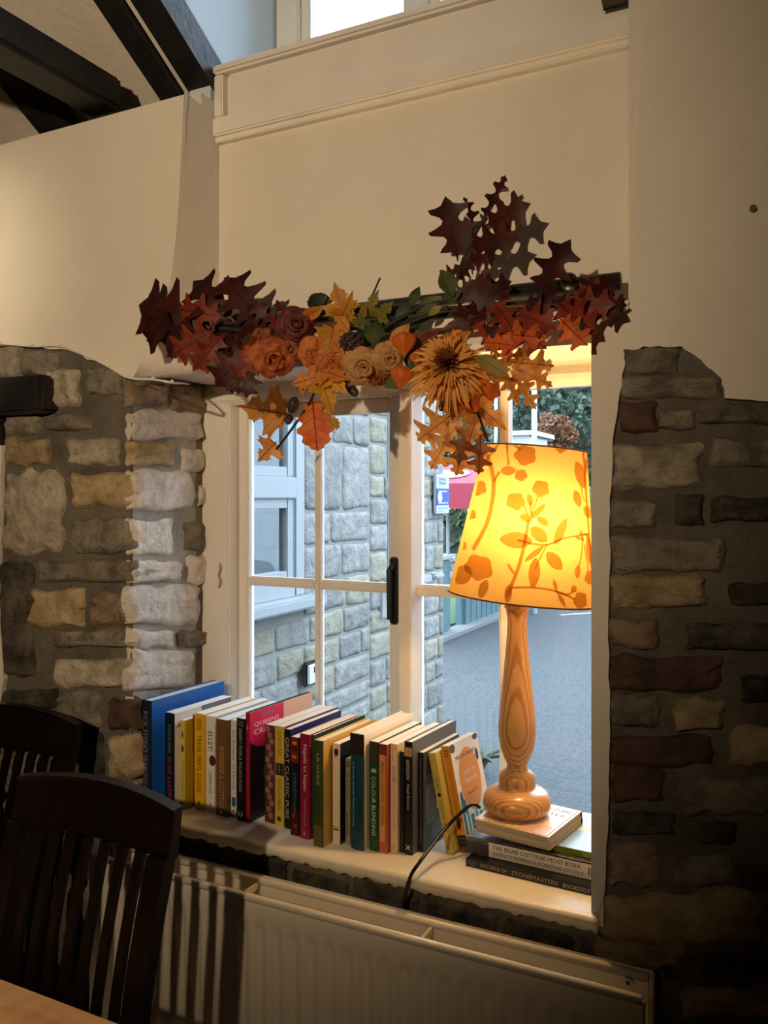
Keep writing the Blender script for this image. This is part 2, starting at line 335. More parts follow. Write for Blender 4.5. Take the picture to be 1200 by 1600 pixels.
for x0,x1,zz,m in ((-1.475,-1.432,.018,PLASTER),(-1.36,-1.34,.02,WHITEP)):
    v = [(x,y,cz(y)+dz) for x in (x0,x1) for y in (-1.1,1.64) for dz in (zz,.06)]
    obj('board', v, [(0,2,3,1),(4,5,7,6),(0,4,6,2),(1,3,7,5),(0,1,5,4),(2,6,7,3)], m, cei)
v = [(x,y,cz(y)+dz) for x in (-1.70,-1.44) for y in (1.22,1.26) for dz in (.03,.06)]
obj('batten', v, [(0,2,3,1),(4,5,7,6),(0,4,6,2),(1,3,7,5),(0,1,5,4),(2,6,7,3)], BLACKWOOD, cei)

# rail, fascia and dormer window above the recess
structure(M().box((-1.262,YR-.030,2.412),(-.262,YR+.01,2.455),.004).box((-1.262,YR-.018,2.40),(-.262,YR+.01,2.414),.002).build('trim_1', WHITEP))
structure(M().box((-1.225,YR-.012,2.458),(-.268,YR+.01,2.560),.003).box((-1.262,YR-.022,2.458),(-1.236,YR+.01,2.56),.003).build('trim_2', WHITEP))
structure(M().box((-1.262,YR-.030,2.560),(-.268,2.0,2.582),.006).build('trim_3', WHITEP))
structure(M().box((-1.262,YR+.02,2.40),(-.268,2.0,2.562)).build('wall_dormer_base', PLASTER))
dw = M()
X0,X1 = -1.262,-.268; DWY = 1.90
xm = P(662,10,DWY).x; xg = P(490,40,DWY).x
for a,b in ((X0,xg-.03),(xm-.022,xm+.022),(X1-.1,X1)): dw.box((a,DWY-.03,2.58),(b,DWY+.05,3.46),.004)
dw.box((X0,DWY-.025,2.58),(X1,DWY+.045,2.62),.004).box((X0,DWY-.025,3.38),(X1,DWY+.045,3.46),.004)
w2 = structure(dw.build('window_2', WHITEP))
for a,b in ((xg-.03,xm-.022),(xm+.022,X1-.1)):
    sh = M().box((a,DWY-.015,2.62),(a+.028,DWY+.03,3.38),.003).box((b-.028,DWY-.015,2.62),(b,DWY+.03,3.38),.003).box((a+.028,DWY-.015,2.62),(b-.028,DWY+.03,2.65),.003).box((a+.028,DWY-.015,3.35),(b-.028,DWY+.03,3.38),.003).build('sash', WHITEP, w2)
    M().box((a+.028,DWY+.004,2.65),(b-.028,DWY+.008,3.35)).build('pane', GLASS, sh)

# sill
sp = [(-1.45,0),(-1.2,0)]
top = M()
n = 110; xs = [-1.49+(XR+.012+1.49)*i/n for i in range(n+1)]
lipb = [.785+rd.uniform(-.004,.003)+.004*noise.noise((i*.35,0,3)) for i in range(n+1)]
fy = [1.468+rd.uniform(-.0015,.0015) for i in range(n+1)]
v = []
for i,x in enumerate(xs): v += [(x,YW+.03,ZS),(x,fy[i]+.010,ZS),(x,fy[i]+.002,ZS-.004),(x,fy[i],ZS-.010),(x,fy[i]+.003,lipb[i]),(x,YF+.01,lipb[i]-.002)]
f = [(i*6+k,i*6+k+1,(i+1)*6+k+1,(i+1)*6+k) for i in range(n) for k in range(5)]+[tuple(range(6))[::-1],tuple(range(n*6,n*6+6))]
structure(obj('sill', v, f, SILLP, None, True))

# ================================================================== THE WINDOW
wf = structure(M()
  .box((XL1-.03,YW-.05,ZS),(P(358,750,YW-.05).x,YW+.02,1.80),.004)                         # broad left board
  .box((P(622,850,YW-.06).x,YW-.06,ZS),(P(642,850,YW-.06).x,YW+.02,1.80),.003)              # middle post
  .box((P(642,850,YW-.04).x-.004,YW-.045,ZS),(P(658,850,YW+.012).x,YW+.018,1.80),.008)
  .box((XL1-.03,YW-.045,1.795),(XR,YW+.022,1.853),.004).box((XL1,YW-.056,1.80),(XR,YW-.04,1.822),.005)
  .box((XL1-.03,YW-.045,ZS),(XR,YW+.022,.839),.004)
  .box((XR-.055,YW-.0445,.838),(XR,YW+.049,1.796),.002).build('window_1', WHITEP))
# casement
xa, xb = P(358,750,YW-.05).x+.002, P(622,850,YW-.02).x+.01
gx0, gx1 = P(397,800,YW+.014).x, P(608,800,YW-.013).x
bx0, bx1 = P(491,800,YW-.011).x, P(507,800,YW+.010).x
ca = M().box((xa,YW-.013,.84),(gx0,YW+.018,1.795),.004).box((gx1,YW-.013,.84),(xb,YW+.018,1.795),.004)
ca.box((gx0,YW-.013,1.757),(gx1,YW+.018,1.795),.004).box((gx0,YW-.013,.84),(gx1,YW+.018,.885),.004)
ca.box((bx0,YW-.011,.885),(bx1,YW+.012,1.757),.004).box((gx0,YW-.011,1.309),(bx0,YW+.012,1.334),.004).box((bx1,YW-.011,1.309),(gx1,YW+.012,1.334),.004)
cs = ca.build('casement', WHITEP, wf)
for (a,b) in ((gx0,bx0),(bx1,gx1)):
    for (c,d) in ((.885,1.309),(1.334,1.757)): M().box((a-.002,YW+.001,c-.002),(b+.002,YW+.005,d+.002)).build('pane', GLASS, cs)
hx = P(614,915,YW-.024).x
M().box((hx-.011,YW-.024,1.235),(hx+.011,YW-.012,1.40),.004).tube([(hx,YW-.02,1.385),(hx,YW-.044,1.37),(hx,YW-.044,1.25)],[.006,.008,.006]).build('handle', BLACKM, cs)
hk = [P(x,y,YW-.0535) for x,y in ((343,880),(345,888),(342,898),(345,908),(342,918))]
M().tube(smooth_path(hk,3),.0035,6).build('stay_hook', METAL, wf)
# fixed light with its bars
fx0, fx1 = P(658,850,YW+.012).x, XR-.055
vx0, vx1 = P(779,800,YW-.03).x, P(801,800,YW+.008).x
fb = M().box((vx0,YW-.030,.84),(vx1,YW+.012,1.795),.005).box((fx0,YW-.022,1.308),(vx0,YW+.012,1.336),.005).box((vx1,YW-.022,1.308),(fx1,YW+.012,1.336),.005).build('glazing_bar', WHITEP, wf)
for (a,b) in ((fx0,vx0),(vx1,fx1)):
    for (c,d) in ((.839,1.308),(1.336,1.795)): M().box((a-.002,YW+.001,c-.002),(b+.002,YW+.005,d+.002)).build('pane', GLASS, fb)
# ================================================================== OUTSIDE
WS = mat('wing_stone', (.118,.116,.11), .9, (.19,.183,.168), 14, .02, 22, rnd=.14)
WO = mat('wing_ochre_stone', (.15,.13,.095), .9, (.207,.188,.145), 14, .02, 22, rnd=.12)
WM = mat('wing_mortar', (.13,.13,.121), .95, (.16,.156,.148), 8, .004, 50)
UPVC = mat('outdoor_white_frame', (.207,.218,.23), .35)
TAR = mat('tarmac', (.002,.003,.005), .8, (.026,.032,.037), 42, .006, 120, detail=3)
GZ = .10
structure(M().box((-40,2.0,GZ-.2),(40,60,GZ)).build('ground', TAR))
XWN = -1.9; YC = PX(692,900,XWN).y
wing = thing('annexe_building', 'pale stone annexe with white framed windows outside the window', 'building', (XWN,3.3,GZ))
def wp(o): o.location -= wing.location; o.parent = wing; return o
wp(M().box((XWN-3.1,2.001,2.75),(XWN+.12,YC+.12,2.85)).build('roof', mat('slate',(.08,.085,.09),.7)))
WTOP = 2.75
YZ = lambda a,b,h: Vector((XWN+h, a, b))
w1 = (2.25, PX(473,800,XWN).y, 1.13, 2.25); w2b = (PX(605,800,XWN).y, PX(646,800,XWN).y, 1.12, 2.1)
wc = M().box((XWN-3,2.001,GZ),(XWN-.45,YC,WTOP))
for a,b,c,d in ((2.001,w1[0]+.01,GZ,WTOP),(w1[1]-.01,w2b[0]+.01,GZ,WTOP),(w2b[1]-.01,YC,GZ,WTOP)): wc.box((XWN-.45,a,c),(XWN,b,d))
for q in (w1,w2b): wc.box((XWN-.45,q[0]+.01,GZ),(XWN,q[1]-.01,q[2]+.01)).box((XWN-.45,q[0]+.01,q[3]-.01),(XWN,q[1]-.01,WTOP))
wp(wc.build('wall', WM))
def blocked(y0,y1,z0,z1):
    for a,b,c,d in (w1,w2b):
        if y1 > a+.01 and y0 < b-.01 and z1 > c-.07 and z0 < d: return (a,b)
    return None
zc = [.10,.22,.36,.47,.56,.66,.79,.91,1.03,1.18,1.335,1.48,1.79,1.935,2.1,2.3,2.52,2.74]
rd = random.Random(21); sid = 0
YS = PX(577,800,XWN).y
def course(y0,y1,z0,z1,lmin,lmax,ochre):
    global sid
    y = y0
    while y < y1-.03:
        l = rd.uniform(lmin,lmax); e = min(y1,y+l)
        if y1-e < lmin*.5: e = y1
        bl = blocked(y,e,z0,z1)
        if bl:
            if y >= bl[0]-.02: y = max(bl[1],y+.01); continue
            e = bl[0]
        if e-y > .04:
            g = .008; sid += 1
            stone([(y+g,z0+g),(e-g,z0+g+rd.uniform(-.006,.006)),(e-g,z1-g+rd.uniform(-.008,.008)),(y+g,z1-g)], lambda a,b,h: YZ(a,b,h)-wing.location, .010, WO if rd.random()<ochre else WS, wing, 900+sid, 4, rough=.35)
        y = e
for i in range(len(zc)-1):
    course(2.02,YS,zc[i],zc[i+1],.17,.42,.22)
z = .10
while z < 2.55:
    h = rd.uniform(.10,.19); course(YS,YC,z,z+h,.10,.26,.4); z += h
def wing_window(a,b,c,d,tr):
    o = M().box((XWN-.06,a,c),(XWN+.012,a+.07,d),.006).box((XWN-.06,b-.075,c),(XWN+.012,b,d),.006).box((XWN-.06,a+.07,c),(XWN+.011,b-.075,c+.07),.003).box((XWN-.06,a+.07,d-.06),(XWN+.011,b-.075,d),.003)
    o.box((XWN-.06,a+.07,tr-.045),(XWN+.018,b-.075,tr+.045),.004)
    m = a+(b-a)*.5 if b-a < .6 else None
    q = wp(o.build('window', UPVC))
    for zz0,zz1 in ((c+.07,tr-.045),(tr+.045,d-.06)):
        s = M().box((XWN-.04,a+.07,zz0),(XWN+.004,a+.11,zz1),.004).box((XWN-.04,b-.125,zz0),(XWN+.004,b-.075,zz1),.004).box((XWN-.04,a+.11,zz0),(XWN+.003,b-.125,zz0+.04),.002).box((XWN-.04,a+.11,zz1-.04),(XWN+.003,b-.125,zz1),.002).build('sash', UPVC, q)
        s.location -= Vector((0,0,0))
        g = M().box((XWN-.022,a+.1,zz0+.03),(XWN-.018,b-.11,zz1-.03)).build('pane', DGLASS, q)
        for k in (s,g): k.location = (0,0,0)
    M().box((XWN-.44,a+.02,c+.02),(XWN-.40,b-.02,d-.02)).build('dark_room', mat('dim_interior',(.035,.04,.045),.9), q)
    return q
for (a,b,c,d),tr in ((w1,1.585),(w2b,1.60)):
    q = wing_window(a,b,c,d,tr)
    wp(M().box((XWN-.02,a-.04,c-.045),(XWN+.09,b+.06,c+.0),.008).build('window_sill', UPVC))
wp(M().box((XWN,w2b[0]-.10,.93),(XWN+.02,w2b[1],1.07),.006).build('render_patch', mat('smooth_render',(.19,.195,.195),.8)))
# cover the wall where the windows sit with real depth: the frames stand 12 mm proud of it
def on_wing(x,y): q = PX(x,y,XWN); return q
a = on_wing(464,1073); b = on_wing(489,1027)
ks = thing('key_safe', 'black key safe box with pale keypad cover fixed to the outdoor stone wall', 'key safe', (XWN+.02,(a.y+b.y)/2,a.z))
hh = b.z-a.z; ww = b.y-a.y
M().box((0,-ww/2,0),(.028,ww/2,hh),.008).build('housing', BLACKP, ks)
M().box((.024,-ww/2+.006,.010),(.036,ww/2-.004,hh-.010),.008).build('cover', mat('keypad_grey',(.40,.43,.46),.4), ks)
M().box((.034,-.02,hh*.55),(.039,ww/2-.02,hh*.8),.003).build('keypad', BLACKP, ks)
# sign
a = on_wing(672,803); b = on_wing(692,742)
sg = thing('wall_sign', 'narrow blue and white information sign on the outdoor stone corner', 'sign', (XWN+.02,(a.y+b.y)/2,a.z))
hh = b.z-a.z; ww = b.y-a.y
M().box((0,-ww/2,0),(.02,ww/2,hh),.003).build('board', mat('sign_white',(.25,.27,.30),.4), sg)
M().box((.019,-ww/2,hh*.22),(.0215,ww/2-.004,hh*.64),.0005).build('blue_panel', mat('sign_blue',(.012,.035,.22),.4), sg)
def text_mesh(body, width=None, height=None):
    c = bpy.data.curves.new('t','FONT'); c.body = body; c.resolution_u = 2; c.align_x = 'LEFT'
    o = bpy.data.objects.new('t', c); COL.objects.link(o)
    me = bpy.data.meshes.new_from_object(o.evaluated_get(bpy.context.evaluated_depsgraph_get()))
    bpy.data.objects.remove(o)
    vs = [v.co.copy() for v in me.vertices]; fs = [tuple(p.vertices) for p in me.polygons]; bpy.data.meshes.remove(me)
    if not vs: return [], []
    x0 = min(v.x for v in vs); x1 = max(v.x for v in vs); y0 = min(v.y for v in vs); y1 = max(v.y for v in vs)
    sx = (width/(x1-x0)) if width else None; sy = (height/(y1-y0)) if height else None
    if sx is None: sx = sy
    if sy is None: sy = sx
    return [((v.x-x0)*sx, (v.y-y0)*sy) for v in vs], fs
def lettering(body, to3, width, height, m, parent, name='lettering'):
    vs, fs = text_mesh(body, width, height)
    return obj(name, [to3(a,b) for a,b in vs], fs, m, parent)
NAVY = flat((16,24,70)); WHITE = flat((235,232,225))
for bod,z0,h,wd,m in (('TAKE',.84,.075,.62,NAVY),('TRUA',.74,.075,.62,NAVY),('OPEN DAILY',.55,.035,.7,WHITE),('%',.36,.13,.3,WHITE),('INFORMATION',.255,.03,.75,WHITE),('WELCOME',.12,.035,.75,NAVY),('CAFE',.05,.03,.35,NAVY)):
    lettering(bod, lambda a,b: (.0225, -ww*.36+a, hh*z0+b), ww*wd*.95, hh*h, m, sg)
M().ball((.022,-ww*.25,hh*.42),ww*.16,10,(.1,1,1)).build('emblem', WHITE, sg)
a = on_wing(658,905); b = on_wing(673,893)
tag(M().box((XWN+.016,a.y,a.z),(XWN+.09,b.y,b.z),.01).build('vent_box', UPVC), 'small white vent box low on the outdoor stone corner', 'vent')
# fence along the lane
TEAL = mat('teal_fence_paint', (.036,.08,.09), .6, (.055,.105,.115), 5)
fen = thing('board_fence', 'teal painted vertical board fence along the tarmac lane', 'fence', (-3.32,7.6,GZ))
def board(y0,y1,top): return M().box((0,y0,0),(.03,y1,top),.004).build('board', TEAL, fen)
y = 0.0
for k in range(3): board(y,y+.15,.78); y += .165
y = .98
for k in range(14): board(y,y+.15,.74); y += .17
for yy in (-.06,.52,.92,2.0,3.3): M().box((-.07,yy,0),(0,yy+.08,.82),.005).build('post', TEAL, fen)
M().box((-.03,-.05,.79),(.05,.55,.83),.004).build('rail', UPVC, fen)
structure(M().box((-3.36,7.4,GZ),(-3.16,14,GZ+.04)).build('kerb', mat('kerb_concrete',(.10,.106,.11),.9)))
tag(stuff(M().box((-6,8.0,GZ),(-3.5,14,GZ+.012)).build('grass', mat('grass_verge',(.03,.065,.02),.9,(.05,.10,.03),30,.03,60))), 'strip of green grass behind the gap in the teal fence', 'grass')
# foliage builder
def foliage(name, center, rad, n, m, parent, seed, size=.12):
    r = random.Random(seed); v = []; f = []
    for i in range(n):
        d = Vector((r.gauss(0,1),r.gauss(0,1),r.gauss(0,1))).normalized(); k = (.55+.45*r.random())*(1+.18*math.sin(d.x*5+seed)*math.cos(d.z*6))
        p = Vector(center)+Vector((d.x*rad[0],d.y*rad[1],d.z*rad[2]))*k
        a = Vector((r.uniform(-1,1),r.uniform(-1,1),r.uniform(-1,1))).normalized(); b = a.cross(Vector((r.uniform(-1,1),r.uniform(-1,1),r.uniform(-1,1)))).normalized()
        s = size*r.uniform(.6,1.4); q = len(v); v += [p-a*s, p+b*s*.6, p+a*s, p-b*s*.6]; f.append((q,q+1,q+2,q+3))
    return stuff(obj(name, v, f, m, parent))
GRN = [mat('dark_green_leaves',(.018,.034,.020),.7,(.042,.065,.038),2,trans=.25), mat('mid_green_leaves',(.032,.054,.025),.7,(.065,.09,.045),2,trans=.25), mat('rust_leaves',(.14,.035,.013),.7,(.10,.052,.022),2,trans=.25), mat('grey_green_leaves',(.045,.064,.052),.7,(.085,.10,.08),2,trans=.25)]
BARK = mat('bark', (.04,.03,.022), .9)
def tree(px, D, h, rad, mi, seed, lb, n=9000, sz=.075):
    b = P(px,800,D); t = thing('tree', lb, 'tree', (b.x,D,GZ), 'trees beyond the lane')
    M().tube([(0,0,0),(.05,0,h*.35),(0,.05,h*.6)],[.14,.1,.06]).build('trunk', BARK, t)
    foliage('foliage', (0,0,h-rad[2]*.95), rad, int(n), GRN[mi], t, seed, sz)
    return t
tree(905,17,4.6,(1.9,1.6,1.9),0,1,'dark green bushy tree standing nearest the right jamb',9000)
tree(862,20,5.6,(1.6,1.4,2.6),3,2,'grey-green tall tree behind the white pole')
tree(985,23,7.5,(3.2,2.0,3.2),0,3,'big dark tree closing the view at the right',9000)
tree(866,15.0,2.95,(.40,.4,.42),2,4,'small rust-red autumn tree in front of the grey-green tree',2600,.05)
tree(800,22,5.8,(2.2,1.8,2.3),1,5,'mid green tree behind the glazing bar')
tree(735,26,5.0,(2.0,1.5,1.9),0,6,'dark tree rising above the red parasol')
tree(905,24,8.0,(1.6,1.4,2.0),1,7,'tall grey-brown tree showing at the window head',7000)
he = thing('hedge', 'clipped dark green hedge behind the parasol pole', 'hedge', (-3.9,13,GZ))
foliage('foliage', (0,0,1.0), (1.9,.5,.75), 3500, GRN[1], he, 9, .09)
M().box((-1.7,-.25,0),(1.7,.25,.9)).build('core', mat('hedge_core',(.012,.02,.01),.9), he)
lw = thing('garden_wall', 'low pale rubble wall below the hedge', 'wall', (-3.9,12.2,GZ))
M().box((-1.9,0,0),(1.9,.3,.52)).build('core', WM, lw)
r9 = random.Random(9)
for i in range(4):
    for k in range(13):
        x = -1.85+k*.285+(i%2)*.1; stone([(x+.01,.02+i*.125),(x+.26,.02+i*.125),(x+.26,.13+i*.125),(x+.01,.13+i*.125)], lambda a,b,h: Vector((a,-h,b)), .03, WS if r9.random()<.7 else GRN[0], lw, 1500+i*20+k, 2)
# parasol
pc = P(742,760,9.0)
pa = thing('parasol', 'red square parasol with a white oval emblem over the lane', 'parasol', (pc.x,9.0,GZ))
RED = mat('red_canvas', (.27,.022,.04), .7, trans=.35)
ztop = P(742,716,9.0).z-GZ; zed = P(715,757,9.0).z-GZ; zlo = P(715,793,9.0).z-GZ
S = .80
v = [(-S,-S,zed),(S,-S,zed),(S,S,zed),(-S,S,zed),(0,0,ztop),(-S,-S,zlo),(S,-S,zlo),(S,S,zlo),(-S,S,zlo)]
obj('canopy', v, [(0,1,4),(1,2,4),(2,3,4),(3,0,4)], RED, pa); obj('valance', v, [(0,5,6,1),(1,6,7,2),(2,7,8,3),(3,8,5,0)], RED, pa)
M().tube([(0,0,0),(0,0,ztop)],.025).build('pole', UPVC, pa)
nz = (ztop-zed)/S
for s in (0,):
    c2 = []; 
    for k in range(20):
        t = 2*math.pi*k/20; yy = .26+.13*math.sin(t); xx = -.10+.24*math.cos(t); c2.append((xx,-S+yy,zed+nz*yy+.012))
    obj('emblem', c2, [tuple(range(20))], mat('emblem_white',(.31,.29,.29),.6), pa)
tag(M().tube([P(700,800,8.6)*1+Vector((0,0,-2)), P(700,797,8.6)],.02).build('slim_post', UPVC), 'slim white post between the stone corner and the lampshade', 'post')
bpy.data.objects['slim_post'].location.z = 0
q = P(835,700,10); tag(M().tube([(q.x,10,GZ),(q.x,10,4.2)],.035,10).tube([(q.x,10,4.2),(q.x+.5,10,4.25)],.03).build('lamp_post', UPVC), 'white lamp post in front of the trees', 'post')
q = P(775,700,11.2); tag(M().tube([(q.x,11.2,GZ),(q.x,11.2,4.0)],.025,10).ball((q.x,11.2,4.0),.04).build('flag_pole', UPVC), 'slim white pole left of the pale yellow glazing bar', 'post')
q0 = P(795,700,11); q1 = P(827,673,11)
shd = thing('garden_shed', 'small pale shed with an overhanging flat roof under the trees', 'shed', (q0.x,11,GZ))
M().box((0,0,0),(q1.x-q0.x,.9,q1.z-GZ-.06)).build('wall', UPVC, shd); M().box((-.1,-.08,q1.z-GZ-.06),(q1.x-q0.x+.08,1,q1.z-GZ)).build('roof', mat('shed_roof',(.3,.32,.34),.6), shd)
ms = M()
for (x0,y0,x1,y1) in ((876,961,930,957),(905,953,935,951),(890,953,930,951)):
    a,b = PZ(x0,y0,GZ+.004), PZ(x1,y1,GZ+.004); ms.tube([a,b],.035,4)
rm = ms.build('road_marking', mat('road_paint',(.22,.23,.24),.7)); tag(rm, 'worn white road marking on the tarmac right of the lamp', 'marking'); 
for vv in rm.data.vertices: vv.co.z = GZ+.004 if vv.co.z > GZ else GZ+.001
fr = thing('roadside_weed', 'small green weed sprouting on the tarmac behind the lamp', 'plant', PZ(752,1205,GZ))
for k in range(7):
    a = k*.9; M().tube(smooth_path([(0,0,0),(.05*math.cos(a),.05*math.sin(a),.08),(.16*math.cos(a),.16*math.sin(a),.10)],4),[.01]*8+[.002]).build('blade', GRN[1], fr)
# silver car parked where the annexe glass mirrors it
SIL = mat('silver_car_paint', (.30,.32,.34), .25, metal=.6); CGL = mat('car_glass', (.02,.025,.03), .08); TYRE = mat('tyre', (.01,.01,.011), .8)
car = thing('car', 'silver parked car mirrored in the annexe window', 'car', (1.8,5.15,GZ), rot=(0,0,R(90)))
prof = [(-2.0,.30),(-2.05,.58),(-1.9,.80),(-1.55,.86),(-.85,1.22),(.30,1.27),(1.15,.90),(1.85,.78),(2.05,.58),(2.02,.28)]
M().prism(prof, lambda a,b,h: Vector((a,h*(1-.12*max(0,b-.9)/.5),b)), -.85, .85).build('body', SIL, car)
for s in (-1,1):
    M().prism([(-1.25,.88),(-.80,1.15),(-.25,1.19),(-.25,.88)], lambda a,b,h: Vector((a,h,b)), s*.81, s*.862).build('side_window', CGL, car)
    M().prism([(-.18,.88),(-.18,1.19),(.28,1.20),(.92,.90)], lambda a,b,h: Vector((a,h,b)), s*.81, s*.862).build('side_window', CGL, car)
    for xx in (-1.3,1.3):
        wv = M().lathe([(.2,-.1),(.31,-.1),(.33,-.06),(.33,.06),(.31,.1),(.2,.1)],24); wl = wv.build('wheel', TYRE, car, True); wl.rotation_euler = (R(90),0,0); wl.location = (xx,s*.78,.33)

hs = thing('white_house', 'pale rendered house across the lane, mirrored in the annexe window', 'house', (4.2,10.5,GZ), rot=(0,0,R(38)))
HW = mat('pale_render',(.22,.245,.265),.8)
M().box((-.1,-4,0),(3,4,3.6)).build('wall', HW, hs); M().add([(-.4,-4.3,3.6),(3.3,-4.3,3.6),(3.3,4.3,3.6),(-.4,4.3,3.6),(1.45,-4.3,5.2),(1.45,4.3,5.2)],[(0,1,2,3),(0,3,5,4),(1,4,5,2),(0,4,1),(3,2,5)]).build('roof', mat('slate',(.08,.085,.09),.7), hs)
for yy in (-2.6,-.6,1.8):
    q = M().box((-.14,yy-.5,1.0),(-.09,yy+.5,2.2)).build('window', UPVC, hs)
    for s in (-1,1): M().box((-.15,yy+s*.24-.19,1.08),(-.135,yy+s*.24+.19,2.12)).build('pane', CGL, q)

hv = []; 
for i in range(41):
    x = -14+i*2.2; hv += [(x,52,GZ-.1),(x,54,4.2+1.6*noise.noise((x*.11,2,0))),(x,60,5.4+1.8*noise.noise((x*.09,5,0))),(x,75,GZ-.1)]
structure(obj('hills', hv, [(i*4+k,(i+1)*4+k,(i+1)*4+k+1,i*4+k+1) for i in range(40) for k in range(3)], GRN[0], None, True))
# ================================================================== RADIATOR
RX0, RX1, RZ = -1.43, -.228, .747
ra = thing('radiator', 'cream enamelled double panel radiator below the window sill', 'radiator', (RX0,1.44,.14)); L0 = Vector(ra.location)
def rl(p): return Vector(p)-L0
def panel(y0, flute, name):
    v = []; f = []; W = RX1-RX0; npf = 10; nf = 30; nx = nf*npf; zs = [.16,.19,.205,.22,RZ-.10,RZ-.075,RZ-.066,RZ-.057,RZ-.048,RZ-.035,RZ-.012,RZ-.004,RZ]
    for j,z in enumerate(zs):
        for i in range(nx+1):
            ph = (i%npf)/npf; g = max(0,1-((ph-.5)/.32)**2) if abs(ph-.5)<.32 else 0
            t = min(1,max(0,(z-.19)/.03))*min(1,max(0,(RZ-.048-z)/.02)); yy = y0+flute*g**.6*t
            if z > RZ-.012: yy += (z-(RZ-.012))*.6
            v.append(rl((RX0+W*i/nx, yy, z)))
    n = nx+1
    f = [(j*n+i,j*n+i+1,(j+1)*n+i+1,(j+1)*n+i) for j in range(len(zs)-1) for i in range(nx)]
    o = obj(name, v, f, RADW, ra, True); return o
panel(1.376, .007, 'front_panel'); panel(1.447, .006, 'back_panel')
for nm,y in (('front_rail',1.379),('back_rail',1.449)):
    M().tube([rl((RX0,y,RZ-.006)),rl((RX1,y,RZ-.006))],.008,10).build(nm, RADW, ra, True)
M().box(rl((RX0,1.384,.16)),rl((RX1,1.388,RZ-.012))).box(rl((RX0,1.455,.16)),rl((RX1+.008,1.462,RZ+.002)),.003).build('panel_backs', RADW, ra)
M().box(rl((RX1-.001,1.372,.16)),rl((RX1+.004,1.392,RZ-.010)),.002).box(rl((RX1+.002,1.44,.16)),rl((RX1+.009,1.462,RZ)),.003).build('end_seam', RADW, ra)
for x in (P(383,1392,1.40).x, P(660,1465,1.40).x, -1.33):
    o = M().box(rl((x-.003,1.380,RZ-.022)),rl((x+.003,1.447,RZ-.008)),.001).build('bracket', mat('pale_steel',(.62,.56,.42),.35), ra)
pv = rl((P(982,1531,1.44).x,1.444,P(982,1531,1.445).z))
M().tube([pv+Vector((0,.006,0)),pv+Vector((0,-.008,0))],.007,12).build('vent_plug', METAL, ra)
M().tube([pv+Vector((0,-.004,0)),pv+Vector((0,-.0095,0))],.0035,8).build('plug_hole', BLACKM, ra)
for x in (RX0+.1,RX1-.1): M().box(rl((x-.02,1.37,0))-Vector((0,0,-.0)),rl((x+.02,1.46,.17))).build('foot', RADW, ra)

# ================================================================== CHAIRS AND TABLE
def chair(loc, label, w=.385, top=1.03):
    t = thing('dining_chair', label, 'chair', loc, 'dark slat back chairs')
    lean = math.tan(R(11)); zs = .47
    def by(z): return -(top-z)*lean          # the back leans: lower points stand nearer the table
    h = w/2
    # top rail, bowed away from the sitter
    v = []; f = []; n = 14; rows = [(top-.088,0),(top-.08,.004),(top-.012,.004),(top,0)]
    for i in range(n+1):
        x = -h+w*i/n; bow = .020*(1-(x/h)**2); dip = .014*(1-(x/h)**2)
        for (zz,e) in ((top-.085,0),(top-.012+dip,-.002),(top-.004+dip,.003)): v.append((x,by(zz)+bow-.011-e,zz))
        for (zz,e) in ((top-.004+dip,.003),(top-.085,0)): v.append((x,by(zz)+bow+.013-e,zz))
    f = [(i*5+k,(i+1)*5+k,(i+1)*5+(k+1)%5,i*5+(k+1)%5) for i in range(n) for k in range(5)]+[(0,1,2,3,4),tuple(n*5+k for k in (4,3,2,1,0))]
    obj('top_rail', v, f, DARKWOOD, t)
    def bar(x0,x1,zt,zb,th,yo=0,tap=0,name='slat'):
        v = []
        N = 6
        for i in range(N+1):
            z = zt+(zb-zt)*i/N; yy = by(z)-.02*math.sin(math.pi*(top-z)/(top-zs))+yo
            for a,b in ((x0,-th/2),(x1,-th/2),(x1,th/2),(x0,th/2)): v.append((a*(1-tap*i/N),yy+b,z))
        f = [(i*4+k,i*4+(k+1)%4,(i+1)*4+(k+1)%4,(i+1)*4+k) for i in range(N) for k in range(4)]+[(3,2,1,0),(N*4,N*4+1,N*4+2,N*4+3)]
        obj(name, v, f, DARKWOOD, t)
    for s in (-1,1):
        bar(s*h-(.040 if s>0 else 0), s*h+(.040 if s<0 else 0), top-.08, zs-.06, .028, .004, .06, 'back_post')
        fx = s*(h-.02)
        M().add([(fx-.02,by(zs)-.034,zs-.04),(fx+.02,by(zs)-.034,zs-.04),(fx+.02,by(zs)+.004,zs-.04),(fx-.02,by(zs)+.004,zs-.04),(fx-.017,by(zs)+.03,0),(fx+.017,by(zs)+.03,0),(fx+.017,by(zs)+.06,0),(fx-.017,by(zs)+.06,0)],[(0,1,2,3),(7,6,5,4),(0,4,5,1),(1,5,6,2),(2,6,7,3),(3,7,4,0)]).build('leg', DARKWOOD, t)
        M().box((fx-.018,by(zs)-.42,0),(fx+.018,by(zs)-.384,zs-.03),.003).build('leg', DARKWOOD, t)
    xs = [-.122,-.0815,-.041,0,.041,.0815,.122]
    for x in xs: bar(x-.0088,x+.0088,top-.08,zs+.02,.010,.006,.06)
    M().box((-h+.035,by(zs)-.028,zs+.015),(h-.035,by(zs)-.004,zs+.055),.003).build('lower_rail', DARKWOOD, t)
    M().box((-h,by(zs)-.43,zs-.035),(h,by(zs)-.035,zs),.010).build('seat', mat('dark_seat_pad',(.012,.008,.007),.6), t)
    return t
xa = P(35,1210,1.10).x; xb = P(280,1258,1.10).x
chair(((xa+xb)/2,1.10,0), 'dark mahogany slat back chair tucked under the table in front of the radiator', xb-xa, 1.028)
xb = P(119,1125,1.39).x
chair((xb-.21,1.40,0), 'dark slat back chair standing further off against the stone wall', .42, 1.03)
